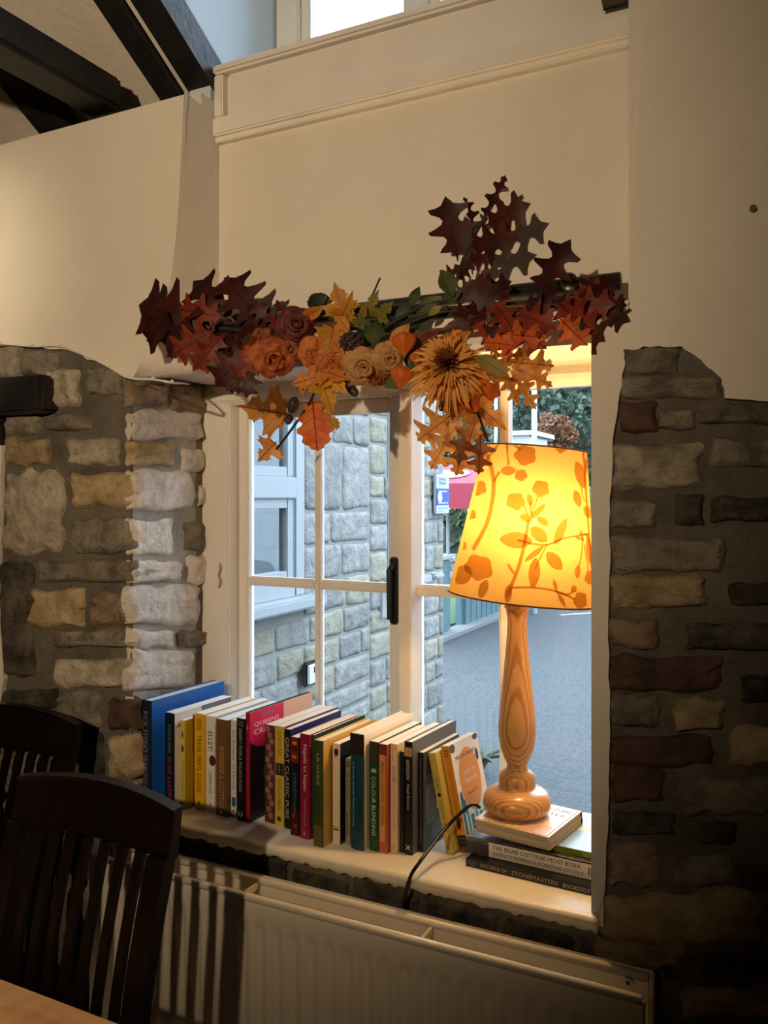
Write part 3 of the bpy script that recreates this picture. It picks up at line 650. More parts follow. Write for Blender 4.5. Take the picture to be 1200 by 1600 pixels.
tb = thing('dining_table', 'varnished wooden table with its edge at the lower left corner', 'table', (-1.3,.5,0)); 
for k in range(5):
    M().box((-.75,-.36+k*.162,.72),(.70,-.36+k*.162+.1605,.75),.0015).build('plank', TABLE, tb)
for s in (-1,1):
    M().box((-.68,s*.36,.64),(.64,s*.36+.02*s*-1,.72)).build('apron', TABLE, tb)
    for x in (-.68,.60): M().box((x,s*.33-.03,0),(x+.06,s*.33+.03,.72),.004).build('leg', TABLE, tb)

# ================================================================== LAMP
PINE = bpy.data.materials.new('turned_pine'); PINE.use_nodes = True
N = PINE.node_tree.nodes; L = PINE.node_tree.links; b = N['Principled BSDF']; b.inputs['Roughness'].default_value = .28; b.inputs['Coat Weight'].default_value = .3
tc = N.new('ShaderNodeTexCoord'); mp = N.new('ShaderNodeMapping'); mp.inputs['Location'].default_value = (.022,-.085,0); mp.inputs['Rotation'].default_value = (.03,.02,.0); wv = N.new('ShaderNodeTexWave'); wv.wave_type = 'RINGS'; wv.rings_direction = 'Z'
wv.inputs['Scale'].default_value = 60; wv.inputs['Distortion'].default_value = 1.2; wv.inputs['Detail'].default_value = 1.5; wv.inputs['Detail Scale'].default_value = 1.2
rp_ = N.new('ShaderNodeValToRGB'); rp_.color_ramp.elements[0].color = (.66,.37,.14,1); rp_.color_ramp.elements[1].color = (.46,.20,.06,1); rp_.color_ramp.elements[0].position = .45; rp_.color_ramp.elements[1].position = .95
L.new(tc.outputs['Object'], mp.inputs[0]); L.new(mp.outputs[0], wv.inputs[0]); L.new(wv.outputs['Fac'], rp_.inputs[0]); L.new(rp_.outputs[0], b.inputs['Base Color'])
LD = 1.655
lb_ = P(808,1268,LD); LZ = lb_.z
lamp = thing('table_lamp', 'turned pine table lamp with a yellow floral shade standing on stacked books', 'lamp', (lb_.x,LD,LZ))
pxm = (ray(808,1268)*(LD/ray(808,1268).y)).xy.dot(Vector((-ST,CT)))/FPX      # metres per pixel at the lamp
def H(y): return (1268-y)*pxm
prof = [(.001,0),(44,1.5),(50,6),(52.5,14),(52,22),(48,30),(40,36),(30,39),(28,40),(28.5,46),(28,56),(25,62),(18,66),(15.5,70),(16,76),(20,84),(25,97),(28.5,112),(29.5,130),(28.5,150),(26,175),(22.5,205),(19,240),(16.2,275),(15.2,295),(16,306),(17.5,315),(18.5,317.5),(19.8,318.5),(19.8,321),(18.5,322.5),(21.5,324),(25,329),(27,336),(26.5,346),(22,356),(10,362),(.001,362)]
pf = []
for i in range(len(prof)-1):
    (r0,z0),(r1,z1) = prof[i],prof[i+1]; k = max(1,int((z1-z0)/6)); pf += [(r0+(r1-r0)*t/k, z0+(z1-z0)*t/k) for t in range(k)]
pf.append(prof[-1])
M().lathe([(r*pxm,z*pxm) for r,z in pf], 56).build('base', PINE, lamp, True)
tilt = Matrix.Rotation(R(5.2), 4, Vector((-ST,CT,0)))      # the shade sits a little askew
sc_ = Vector((P(815,930,LD).x-lb_.x,0,H(930)-.004)); HS = 232*pxm; RT, RB = 79*pxm, 114*pxm
def cone(a, vv, off=0):
    r = RB+(RT-RB)*vv+off; p = tilt @ Vector((r*math.cos(a), r*math.sin(a), HS*vv)); return sc_+p
SH = bpy.data.materials.new('shade_fabric'); SH.use_nodes = True; N = SH.node_tree.nodes; L = SH.node_tree.links; N.clear()
def shade_mat(name, tc_, dc, tp):
    m = bpy.data.materials.new(name); m.use_nodes = True; N = m.node_tree.nodes; L = m.node_tree.links; N.clear()
    t = N.new('ShaderNodeBsdfTranslucent'); t.inputs[0].default_value = (*tc_,1); d = N.new('ShaderNodeBsdfDiffuse'); d.inputs[0].default_value = (*dc,1)
    a = N.new('ShaderNodeMixShader'); a.inputs[0].default_value = .3; tr = N.new('ShaderNodeBsdfTransparent'); tr.inputs[0].default_value = (1,.75,.3,1); c = N.new('ShaderNodeMixShader'); c.inputs[0].default_value = tp; o = N.new('ShaderNodeOutputMaterial')
    L.new(t.outputs[0], a.inputs[1]); L.new(d.outputs[0], a.inputs[2]); L.new(a.outputs[0], c.inputs[1]); L.new(tr.outputs[0], c.inputs[2]); L.new(c.outputs[0], o.inputs[0]); return m
SHADE = shade_mat('shade_fabric_yellow', (.225,.134,.033), (.62,.44,.19), .008); PRINT = shade_mat('shade_print', (.72,.46,.22), (.34,.18,.04), .0)
bpy.data.materials.remove(SH)
K = 128; v = []; f = []
for j in range(9): v += [cone(2*math.pi*i/K, j/8) for i in range(K)]
f = [(j*K+i,j*K+(i+1)%K,(j+1)*K+(i+1)%K,(j+1)*K+i) for j in range(8) for i in range(K)]
shd_ = obj('lamp_shade', v, f, SHADE, lamp, True)
DKB = mat('shade_binding', (.16,.07,.015), .7)
for vv in (0,1): M().tube([cone(2*math.pi*i/96, vv, .0006) for i in range(97)],.0016,6,False).build('binding', DKB, shd_, True)
M().tube([(0,0,H(905)),(0,0,H(880))],.012,16).build('bulb_holder', BLACKP, lamp, True)
bc = sc_+tilt@Vector((0,0,HS*.50)); 
BE = bpy.data.materials.new('bulb_glow'); BE.use_nodes = True; BE.node_tree.nodes['Principled BSDF'].inputs['Emission Color'].default_value = (1,.62,.25,1); BE.node_tree.nodes['Principled BSDF'].inputs['Emission Strength'].default_value = 30
M().ball(bc, .022, 14).tube([bc-Vector((0,0,.02)),bc-Vector((0,0,.06))],.012,10).build('bulb', BE, lamp, True)
pl_ = bpy.data.lights.new('lamp_light','POINT'); pl_.energy = 13; pl_.color = (1,.62,.26); pl_.shadow_soft_size = .03; lo = bpy.data.objects.new('lamp_light', pl_); link(lo, lamp); lo.location = bc+Vector((0,-.0,.0))+Vector((ST,-CT,0))*.027
M().tube([(0,0,H(882)),bc-Vector((0,0,.05))],.008,8).build('stem', METAL, lamp)
for k in range(3):
    a = 2*math.pi*k/3+.3; M().tube([sc_+tilt@Vector((0,0,HS*.97)), cone(a,.97)],.0012,5).build('shade_spoke', METAL, shd_)
# floral print on the shade: drawn in crop pixels, wrapped round the cone
def print_pt(cx,cy,off=.0007):
    x = 660+cx/4.21; y = 580+cy/4.21
    ax = Vector((815-836.5,931-700)); tt = (Vector((x,y))-Vector((836.5,700))).dot(ax)/ax.length_squared
    c = Vector((836.5,700))+ax*tt; dx = (x-c.x)/math.cos(math.atan2(21.5,231)); rr = 79+(114-79)*tt
    s = max(-.97,min(.97,dx/rr)); ang = TH+R(-90)+math.asin(s)          # angle 0 faces the viewer
    tv = max(.006,min(.994,1-tt)); return cone(ang, tv, off)
pr = M()
def blob(cx,cy,loop,rings=4):
    n = len(loop); vs = [print_pt(cx,cy)]; fs = []
    for r in range(1,rings+1): vs += [print_pt(cx+a*r/rings,cy+b*r/rings) for a,b in loop]
    fs += [(0,1+j,1+(j+1)%n) for j in range(n)]
    for r in range(rings-1): fs += [(1+r*n+j,1+(r+1)*n+j,1+(r+1)*n+(j+1)%n,1+r*n+(j+1)%n) for j in range(n)]
    pr.add(vs, fs)
def flower(cx,cy,r,ph=0,sq=1): blob(cx,cy,[(r*(.82+.2*abs(math.sin(2.5*t+ph)))*math.cos(t)*sq, r*(.82+.2*abs(math.sin(2.5*t+ph)))*math.sin(t)) for t in [2*math.pi*k/40 for k in range(40)]])
def pleaf(cx,cy,l,wd,ang):
    a = R(ang); lo = []
    for k in range(28):
        t = 2*math.pi*k/28; x = l*math.cos(t); y = wd*math.sin(t)*abs(math.sin(t))**.4; lo.append((x*math.cos(a)-y*math.sin(a), x*math.sin(a)+y*math.cos(a)))
    blob(cx,cy,lo)
def pstem(pts,w0):
    q = smooth_path([(a,b,0) for a,b in pts],8); vs = []
    for i,p in enumerate(q):
        t = (q[min(i+1,len(q)-1)]-q[max(i-1,0)]).normalized(); nn = Vector((-t.y,t.x,0))*w0/2
        vs += [print_pt(p.x+nn.x,p.y+nn.y,.0005), print_pt(p.x-nn.x,p.y-nn.y,.0005)]
    pr.add(vs, [(2*i,2*i+1,2*i+3,2*i+2) for i in range(len(q)-1)])
for a in ((625,560,66,0),(595,685,38,1),(845,505,44,.5),(710,768,54,.3),(560,845,56,1.1),(352,760,52,.4),(305,930,36,0),(1030,1320,44,.6),(950,1452,54,.2),(905,1380,23,0),(340,1255,80,.3),(250,1130,32,0)): flower(*a)
for a in ((523,655,30,42,90),(980,680,90,42,70),(950,830,55,30,70),(1035,915,50,34,40),(555,1080,95,50,2),(690,1045,64,40,42),(825,1030,90,30,-62),(780,1205,70,40,48),(655,1275,92,34,98),(660,1160,76,17,-38),(690,905,64,18,-45),(715,965,42,22,35),(615,945,38,24,20),(642,835,36,19,80),(935,1278,40,22,95),(1032,1150,95,26,85),(250,1310,70,45,120),(360,1380,60,26,110),(500,1400,56,22,100),(820,1440,50,14,60),(780,1350,36,12,75),(520,1255,40,9,60),(975,1060,44,11,70),(1010,1055,30,8,20),(955,1075,34,9,20),(1090,1050,60,16,80),(1035,620,50,18,90)): pleaf(*a)
for a,b_ in (([(400,490),(440,720),(400,960),(310,1150)],15),([(475,488),(350,660)],9),([(520,488),(526,620)],7),([(630,960),(600,1110),(560,1250),(490,1420)],14),([(560,1080),(720,1110),(850,1070),(1035,1050)],9),([(980,1080),(970,1170),(940,1260)],7),([(990,1110),(1025,1280)],7),([(1010,500),(1030,900),(1062,1400)],13),([(1030,1080),(1110,1250)],10),([(520,1365),(640,1362),(780,1385),(910,1440)],9),([(780,1385),(860,1410),(905,1385)],8),([(605,870),(630,930)],7),([(690,815),(645,940)],7),([(645,850),(645,930)],7),([(440,720),(475,660)],10),([(560,490),(600,530)],10),([(980,750),(1000,830),(1030,850)],6),([(740,1100),(660,1250)],6)): pstem(a,b_*1.5)
stuff(pr.build('floral_print', PRINT, shd_))
# cord
cp = [P(757,1254,LD+.0)+Vector((0,-.03,0)), P(735,1258,1.60), P(700,1290,1.56), P(672,1325,1.50), P(655,1348,1.464), P(642,1368,1.459), P(634,1395,1.462), P(632,1420,1.474), P(634,1450,1.4795), P(636,1500,1.480)+Vector((0,0,-.05))]
cp[4].z = max(cp[4].z,.815)
tag(M().tube(smooth_path(cp,8),.0036,8).build('power_cord', BLACKP, None, True), 'black lamp cord looping over the sill edge behind the radiator', 'cord')
# thin cable clipped along the plaster edge
cb = [P(x,y,YF-.016) for x,y in ((-30,536),(0,537),(50,541),(95,541),(135,556),(170,573),(200,590),(240,593),(270,598))]+[onrev(*rev(x,y),.006) for x,y in ((290,600),(306,609),(317,618))]+[P(328,632,YW-.053),P(338,646,YW-.053)]
cc = thing('wall_cable', 'thin white cable clipped along the edge of the plaster', 'cable', cb[0]); 
M().tube([p-cb[0] for p in smooth_path(cb,5)],.0028,6).build('sheath', WHITEP, cc, True)
for i in (1,2,3,5,7,8): M().ball(cb[i]-cb[0]+Vector((0,-.002,.002)),.005,8).build('clip', WHITEP, cc)
pp = P(1177,327,YP); tag(M().tube([(pp.x,YP+.004,pp.z),(pp.x,YP-.008,pp.z)],.0055,10).build('wall_plug', mat('dark_green_plug',(.01,.03,.03),.5)), 'small dark green plug in the bare plaster', 'plug')

# curtain pole
ca_ = P(330,507,1.55); cb_ = P(968,437,1.55)
cpz = (cb_.z+.0)
pole = thing('curtain_pole', 'black wooden curtain pole behind the autumn garland', 'curtain pole', (cb_.x,1.56,cpz))
Lp = cb_.x-(-1.24)
M().tube([(-Lp,0,0),(0,0,0)],.0165,20).build('rod', BLACKM, pole, True)
for x in (-.09,-Lp+.1): 
    M().tube([(x,.067,-.02),(x,.02,-.02),(x,0,-.018)],.008,8).build('bracket', BLACKM, pole); M().ball((x,-.022,.004),.017,14).build('knob', BLACKM, pole, True)
# ================================================================== BOOKS
PHI = R(5.0); BT = Vector((math.cos(PHI),-math.sin(PHI),0)); BE_ = Vector((math.sin(PHI),math.cos(PHI),0))
PAGES = mat('page_edges', (.72,.64,.48), .85, (.60,.52,.38), 60, stretch=(300,1,1)); PAGEW = mat('white_page_edges', (.82,.80,.76), .85, (.68,.66,.62), 60, stretch=(300,1,1))
def make_book(t, T, W, Hh, spine, cover, decor, pages=PAGES, hard=False, parts=True):
    """local frame: x thickness, y depth, z height; the spine is the face y=0"""
    e = .0022 if hard else .0007; ov = .003 if hard else 0
    M().box((0,.0012,0),(e,W,Hh),.0004).box((T-e,.0012,0),(T,W,Hh),.0004).build('cover', flat(cover,.4), t)
    n = 6; bulge = min(.003,T*.1) if hard else .0004
    v = [(T*i/n, -bulge*math.sin(math.pi*i/n), z) for z in (0,Hh) for i in range(n+1)]+[(T*i/n, .0016, z) for z in (0,Hh) for i in range(n+1)]
    m = n+1; f = [(i,i+1,m+i+1,m+i) for i in range(n)]+[(2*m+i+1,2*m+i,3*m+i,3*m+i+1) for i in range(n)]+[(m+i,m+i+1,3*m+i+1,3*m+i) for i in range(n)]+[(i+1,i,2*m+i,2*m+i+1) for i in range(n)]+[(0,m,3*m,2*m),(n,2*m+n,3*m+n,m+n)]
    sp = obj('spine', v, f, flat(spine,.4), t)
    M().box((e,.0016,ov),(T-e,W-ov-.0004,Hh-ov-(.0004 if not hard else 0))).build('pages', pages, t)
    for d in decor:
        if d[0] == 't':                                                     # ('t', text, from, to (fractions down the spine), height fraction, rgb)
            _, s, a, b, hf, col = d[:6]; off = d[6] if len(d) > 6 else .5
            ln = (b-a)*Hh; hgt = hf*T
            lettering(s, lambda p,q: (T*off-hgt/2+q, -bulge-.0004, Hh*(1-a)-p), ln, hgt, flat(col), sp, 'spine_title')
        elif d[0] == 'p':                                                   # flat print patch on the spine
            _, a, b, x0, x1, col = d
            M().box((T*x0,-bulge-.0002,Hh*(1-b)),(T*x1,-bulge+.0002,Hh*(1-a))).build('spine_print', flat(col), sp)
        elif d[0] == 'o':
            _, a, x, r, sq, col = d
            M().ball((T*x,-bulge,Hh*(1-a)), T*r, 14, (1,.03,sq)).build('spine_print', flat(col), sp)
        elif d[0] == 'c':                                                   # print on the right-hand cover: y from-to, z from-to (fractions)
            _, y0, y1, z0, z1, col = d
            M().box((T-.0001,W*y0,Hh*(1-z1)),(T+.0003,W*y1,Hh*(1-z0))).build('cover_print', flat(col), t)
        elif d[0] == 'ct':
            _, s, y0, z0, wd, hg, col = d
            lettering(s, lambda p,q: (T+.0006, W*y0+p, Hh*(1-z0)+q), W*wd, Hh*hg, flat(col), t, 'cover_title')
        elif d[0] == 'co':
            _, y, z, r, sq, col = d
            M().ball((T+.0002, W*y, Hh*(1-z)), W*r, 20, (.002,1,sq)).build('cover_print', flat(col), t)
    return t
NV=(18,20,28); CR=(236,228,212); GD=(196,160,60); BK=(16,15,15)
rs_ = random.Random(4); swirl = []
for k in range(15):
    za = .04+k*.063; xo = .3+.4*((k*7)%5)/4
    swirl += [('o',za,xo,.26,1.0,(150,112,98)),('o',za,xo,.19,1.0,(92,40,38)),('o',za+.004,xo,.10,1.2,(160,120,104))]
BOOKS = [
 (221,239,1093,1261,.25,(14,28,52),(22,96,180),'tall blue hardback at the wall end of the row',[('t',"RICK STEIN'S SEAFOOD",.10,.80,.42,(120,130,140))],1),
 (258,274,1113,1264,.20,(12,26,38),(225,225,222),'dark navy book with white cover and engraved picture leaning on the blue hardback',[('t','FOOD & DRINK',.12,.42,.34,(90,130,140)),('t','SLAP HAPPY',.45,.92,.42,(170,50,90)),('c',.45,.98,.0,.30,(120,122,126)),('ct','LANDMARKS, INNS &',.02,.16,.42,.05,(40,40,40))],0),
 (276,290,1124,1262,.15,(200,184,60),(208,176,50),'slim yellow-green book with a dark spoon on its spine',[('o',.16,.45,.17,4.2,(30,45,30)),('o',.32,.45,.30,2.2,(40,60,45)),('t','GOOD HOME BAKING',.45,.86,.45,(60,66,20)),('o',.93,.45,.15,1,(60,66,20))],0),
 (297,304,1116,1259,.18,(120,24,24),(120,24,24),'thin dark red book between the two yellow spines',[('t','SEASONS',.42,.80,.5,(225,150,70))],0),
 (304,321,1114,1264,.19,(226,178,30),(226,178,30),'golden yellow book with brown lettering',[('p',.05,.18,.2,.75,(190,140,20)),('t','TRAVEL MERYL CUISINE',.22,.82,.44,(96,60,14)),('o',.93,.45,.10,1.8,(96,60,14))],0),
 (322,337,1118,1267,.20,(226,222,214),(226,222,214),'white book with a dark round fruit printed on its spine',[('t','ELLET',.16,.35,.5,(30,30,30)),('o',.46,.72,.36,1.3,(80,34,30)),('p',.36,.365,.0,1,(140,140,140)),('t','LORELLEN',.58,.80,.28,(60,60,60)),('o',.93,.5,.13,1.6,(170,165,155))],0),
 (338,357,1123,1273,.20,(112,78,48),(112,78,48),'brown book with faded copper lettering',[('t','RIVERSIDE & SCOTTOS',.28,.92,.42,(190,150,104)),('o',.96,.42,.1,1.6,(225,200,170))],0),
 (357,370,1124,1274,.19,(220,216,206),(220,216,206),'off-white book with a blue splash near the foot',[('t','the Alchemy',.10,.42,.6,(26,30,30)),('t','of Mixing',.45,.72,.40,(60,60,60)),('p',.80,.88,.15,.95,(36,110,150)),('p',.86,.90,.3,.75,(30,80,120)),('o',.94,.5,.15,1.4,(60,60,60))],0),
 (370,383,1122,1281,.18,(14,18,20),(14,18,20),'black paperback beside the pink fronted one',[('p',.02,.08,.1,.9,(60,66,56)),('t','DESERT ROSE & PALACE FOOD',.10,.72,.36,(170,174,160)),('t','2',.91,.97,.55,(190,190,180))],0),
 (384,391,1113,1284,.235,(150,20,56),(28,20,22),'tall crimson book with a pink title block on its cover',[('o',.14,.5,.12,3,(235,170,190)),('t','QUEENS CRAFT',.35,.70,.3,(200,80,110)),('c',.0,.52,.0,.24,(226,30,92)),('co',.25,.24,.25,.45,(226,30,92)),('c',.52,1.0,.0,.34,(236,190,164)),('co',.75,.17,.16,.5,(206,120,86)),('ct','QUEENS',.06,.15,.38,.045,(245,235,235)),('ct','CRAFT',.06,.22,.34,.05,(245,235,235)),('c',.18,.38,.03,.07,(246,220,228)),('co',.40,.6,.20,1.0,(90,84,80)),('co',.42,.6,.17,1.0,(28,20,22))],1),
 (404,413,1137,1269,.15,(120,104,92),(120,104,92),'slim taupe booklet set back beside the paisley spine',[('t','THE HOUSEHOLD CHAPTERS',.18,.80,.34,(185,172,156)),('o',.93,.5,.18,1.5,(60,50,45))],0),
 (414,430,1132,1284,.21,(98,44,42),(200,190,200),'maroon book with a paisley swirl spine',swirl,0),
 (430,445,1134,1289,.21,(206,178,66),(120,60,120),'mustard yellow book with a black picture band mid spine',[('t','AUTHENTIC FEASTS',.05,.30,.34,(110,84,20)),('p',.37,.49,.06,.98,(30,22,16)),('p',.385,.475,.2,.28,(205,180,140)),('p',.385,.475,.45,.53,(205,180,140)),('p',.385,.475,.7,.78,(205,180,140)),('t','FOOD OF AMERICA',.53,.85,.32,(110,84,20)),('p',.91,.95,.25,.65,(50,40,20))],0),
 (445,454,1139,1294,.20,(18,16,18),(40,44,110),'black book with tall pale letters beside the flowered spine',[('t','GREAT CLASSIC PUBS',.08,.90,.62,(190,185,176))],0),
 (454,468,1151,1304,.17,(16,20,30),(16,20,30),'short black book with red and gold food pictures on its spine',[('p',.0,.26,.0,1,(110,34,22)),('o',.06,.5,.42,.6,(196,140,50)),('o',.20,.45,.44,.6,(170,120,40)),('p',.09,.15,.15,.9,(140,50,24)),('t','STREET',.36,.60,.36,(90,110,140)),('t','COOKING',.60,.78,.28,(90,110,140)),('p',.74,1.0,.0,1,(60,14,14)),('o',.80,.4,.35,.9,(190,50,36)),('o',.90,.6,.38,.9,(170,30,24)),('o',.96,.3,.25,.8,(225,215,200))],0),
 (469,485,1146,1309,.19,(138,26,64),(138,26,64),'magenta book with italic white title',[('t','Nigella to Vapor',.10,.55,.44,(232,214,214)),('t','Simple Moments',.62,.88,.26,(210,140,160)),('o',.95,.45,.12,1.5,(200,120,140))],0),
 (485,490.5,1148,1310,.20,(30,66,50),(30,66,50),'thin bottle green book behind the olive one',[],0),
 (491,506,1156,1321,.205,(56,68,34),(206,164,74),'thick olive green book with a tan cover, standing proud of the row',[('p',.80,1.0,.0,1,(96,84,34)),('t','LA VARIE',.12,.42,.30,(170,176,140)),('o',.93,.45,.12,1.6,(235,230,215)),('p',.955,.965,.3,.62,(235,230,215))],1),
 (520,532,1161,1318,.17,(226,206,176),(18,24,42),'white spined book with a black handprint',[('o',.085,.5,.32,1.4,(22,18,20)),('p',.11,.135,.30,.38,(22,18,20)),('p',.11,.14,.5,.58,(22,18,20)),('p',.825,.832,.1,.85,(120,90,70)),('p',.845,.86,.1,.85,(60,46,40))],0),
 (540,547,1185,1319,.14,(150,146,112),(150,146,112),'short pale grey-green booklet tucked beside the teal book',[('p',.03,.10,.2,.8,(90,90,70)),('t','IN ARCADIA',.15,.55,.5,(60,64,50)),('p',.62,.90,.3,.6,(70,84,70))],0),
 (548.5,570,1145,1325,.21,(10,62,78),(238,226,200),'wide teal book with a dark plate picture at the head',[('p',.0,.18,.0,1,(34,22,20)),('o',.07,.3,.13,2.2,(150,120,100)),('o',.07,.75,.16,2,(190,165,140)),('t','A Journey through Modern Coastal',.24,.80,.20,(140,190,196),.25),('t','TIDES',.55,.75,.24,(8,34,44),.70),('o',.93,.35,.12,1.0,(10,40,50))],1),
 (577,592,1158,1328,.185,(28,74,40),(28,74,40),'green book with pale wide lettering next to the teal one',[('p',.0,.20,.0,1,(62,48,36)),('o',.265,.5,.30,.7,(196,170,120)),('t','COLOUR BLENDING',.32,.86,.42,(205,215,180))],0),
 (592,606,1162,1331,.17,(206,94,52),(150,44,40),'rust orange book with a tan label down its spine',[('p',.10,.90,.08,.72,(222,160,84)),('t','FRENCH COUNTRY KITCHEN',.16,.75,.42,(110,44,24),.40),('p',.0,.10,.0,1,(120,50,44)),('o',.87,.4,.1,1.5,(110,44,24))],0),
 (607,622,1161,1330,.19,(232,206,168),(232,206,168),'cream book between the rust orange and the black spines',[('p',.03,.16,.28,.36,(150,130,110)),('t','COOKED',.20,.36,.42,(40,34,30)),('t','BOOK OF TEA AND CAKES',.38,.80,.24,(150,126,100)),('t','W & N',.92,.97,.3,(60,50,44))],0),
 (622,631,1174,1331,.15,(34,30,30),(34,30,30),'thin dark book hiding between the cream and black spines',[],0),
 (632,645,1158,1334,.20,(12,12,16),(92,92,96),'black hardback with a white cross mark at the foot of its spine',[('p',.05,.13,.0,1,(190,150,100)),('o',.10,.5,.28,1.0,(120,40,24)),('t','GORDON',.16,.33,.40,(225,220,210)),('t','Angel Kitchen',.37,.60,.36,(225,220,210)),('t','Red Wine',.66,.76,.3,(120,30,34)),('t','X',.91,.96,.55,(240,236,228))],1),
 (651,662,1175,1330,.165,(14,14,18),(60,62,66),'black book with a grey patterned cover supporting the leaning pair',[('t','FIRES AND FEASTS OF THE FOREST',.06,.92,.24,(150,140,130)),('c',.08,.30,.35,.75,(120,122,120)),('c',.34,.6,.45,.65,(170,172,168)),('c',.62,.9,.38,.55,(140,142,140)),('c',.2,.5,.78,.90,(90,96,104)),('c',.55,.95,.7,.95,(60,84,120)),('c',.08,.4,.06,.25,(36,30,28))],0)]
prev_a = -9; row = []
for i,(xl,xr,yt,yb,dep,sp,cv,lab,dec,hard) in enumerate(BOOKS):
    p = PZ(xl,yb,ZS); q = PZ(xr,yb+.2*(xr-xl),ZS)
    a0 = max(p.dot(BT), prev_a+.0006); a1 = max(q.dot(BT), a0+.0055); bd = p.dot(BE_)
    z = (p.xy).dot(Vector((-ST,CT))); Hh = (yb-yt)/FPX*z
    o3 = BT*a0+BE_*bd; t = thing('book', lab, 'book', (o3.x,o3.y,ZS+.0005), 'books in the row on the sill', (0,0,-PHI))
    make_book(t, a1-a0, dep, Hh, sp, cv, dec, PAGEW if i < 11 else PAGES, bool(hard)); prev_a = a1
    row.append((a0,a1,bd,Hh))
# two leaning books: rotate about the foot
def leaning(xf,yf,T,W,Hh,ang,yaw,sp,cv,lab,dec):
    p = PZ(xf,yf,ZS)
    t = thing('book', lab, 'book', (p.x,p.y,ZS+.0005), 'books in the row on the sill', (0,R(-ang),-yaw))
    make_book(t, T, W, Hh, sp, cv, dec); return t
leaning(698,1334,.0165,.13,.205,12.4,R(7),(206,184,84),(216,196,110),'pale yellow book leaning under the orange one',[('t','RUBY',.26,.38,.42,(110,100,50)),('o',.42,.5,.26,1.0,(40,30,24)),('t','COFFEE TALES',.48,.66,.34,(96,84,40)),('p',.70,.78,.2,.8,(170,150,60)),('t','N&N',.92,.97,.4,(130,116,50))])
leaning(719,1332,.0205,.125,.217,12.4,R(7),(222,150,44),(240,228,204),'orange spined book leaning left, white cover with an orange oval',[('t','III',.04,.10,.5,(96,40,30)),('t','KITCHENS OF PATAGONIA',.12,.62,.42,(190,104,24)),('o',.72,.45,.26,3.0,(74,36,16)),('p',.84,1.0,.0,1,(40,30,24)),('p',.87,.875,.2,.8,(220,210,190)),('p',.905,.91,.2,.8,(220,210,190)),('p',.95,1.0,.1,.9,(222,150,44)),
  ('co',.50,.38,.36,1.45,(232,146,40)),('ct','MELISSA BALHERS',.12,.16,.74,.035,(70,60,60)),('ct','Sugar &',.30,.33,.4,.05,(246,220,180)),('ct','Spices',.30,.42,.42,.06,(246,220,180)),('ct','From the Wild',.32,.52,.36,.03,(150,60,30)),('co',.86,.20,.05,2.0,(40,40,60)),('co',.9,.03,.09,.6,(70,60,60)),('co',.08,.04,.09,.8,(70,60,60)),
  ('c',.04,.12,.55,.98,(60,130,126)),('c',.18,.24,.62,.98,(80,160,150)),('c',.30,.40,.70,.98,(60,140,136)),('c',.46,.54,.66,.98,(110,176,166)),('c',.60,.70,.72,.98,(70,150,142)),('c',.76,.84,.64,.98,(96,168,158)),('c',.02,.98,.93,.985,(50,120,116)),('co',.1,.52,.05,2.4,(60,90,90)),('co',.16,.6,.05,2.4,(60,90,90))])
# the stack under the lamp, books lying flat. local x along the front face, y into the sill, z up
def flat_book(px, py, base, W, Dp, T, yaw, spine, cover, lab, dec, pages_front=False):
    p = PZ(px,py,base); t = thing('book', lab, 'book', (p.x,p.y,base+.0004), 'books stacked under the lamp', (0,0,yaw))
    e = .0012
    M().box((0,.001,0),(W,Dp,e),.0004).box((0,.001,T-e),(W,Dp,T),.0004).build('cover', flat(cover,.35), t)
    if pages_front:
        M().box((0,Dp-.002,0),(W,Dp,T)).build('spine', flat(spine,.4), t); M().box((.003,.004,e),(W-.003,Dp-.002,T-e)).build('pages', mat('lying_page_edges',(.66,.58,.44),.85,(.50,.43,.31),60,stretch=(1,1,400)), t); s = t
    else:
        s = M().box((0,0,0),(W,.0014,T),.0004).build('spine', flat(spine,.4), t); M().box((.003,.0014,e),(W-.003,Dp-.003,T-e)).build('pages', mat('lying_page_edges',(.66,.58,.44),.85,(.50,.43,.31),60,stretch=(1,1,400)), t)
    for d in dec:
        if d[0]=='t': lettering(d[1], lambda a,b: (W*d[2]+a,-.0004,T*d[4]+b), W*(d[3]-d[2]), T*d[5], flat(d[6]), s, 'spine_title')
        if d[0]=='p': M().box((W*d[1],-.0003,T*d[3]),(W*d[2],.0002,T*d[4])).build('spine_print', flat(d[5]), s)
        if d[0]=='o': M().ball((W*d[1],0,T*d[2]), T*d[3], 12, (d[4],.03,1)).build('spine_print', flat(d[5]), s)
        if d[0]=='ct': lettering(d[1], lambda a,b: (W*d[2]+a,Dp*d[3]+b,T+.0006), W*d[4], Dp*d[5], flat(d[6]), t, 'cover_title')
        if d[0]=='c': M().box((W*d[1],Dp*d[3],T-.0002),(W*d[2],Dp*d[4],T+.0004)).build('cover_print', flat(d[5]), t)
        if d[0]=='co': M().ball((W*d[1],Dp*d[2],T), W*d[3], 18, (1,d[4],.004)).build('cover_print', flat(d[5]), t)
    return t
z0 = ZS
SY = R(-3.0)
flat_book(728,1353,z0,.262,.20,.0155,SY,(30,30,36),(30,30,36),'dark book at the bottom of the stack under the lamp',[('t','KITCHENS OF',.12,.33,.25,.5,(176,160,140)),('t','STONEMASTERS',.37,.72,.25,.5,(176,160,140)),('t','BOOKSTOTT',.76,.98,.2,.5,(190,180,170)),('o',.05,.5,.5,1.2,(60,66,90))]); z0 += .0163
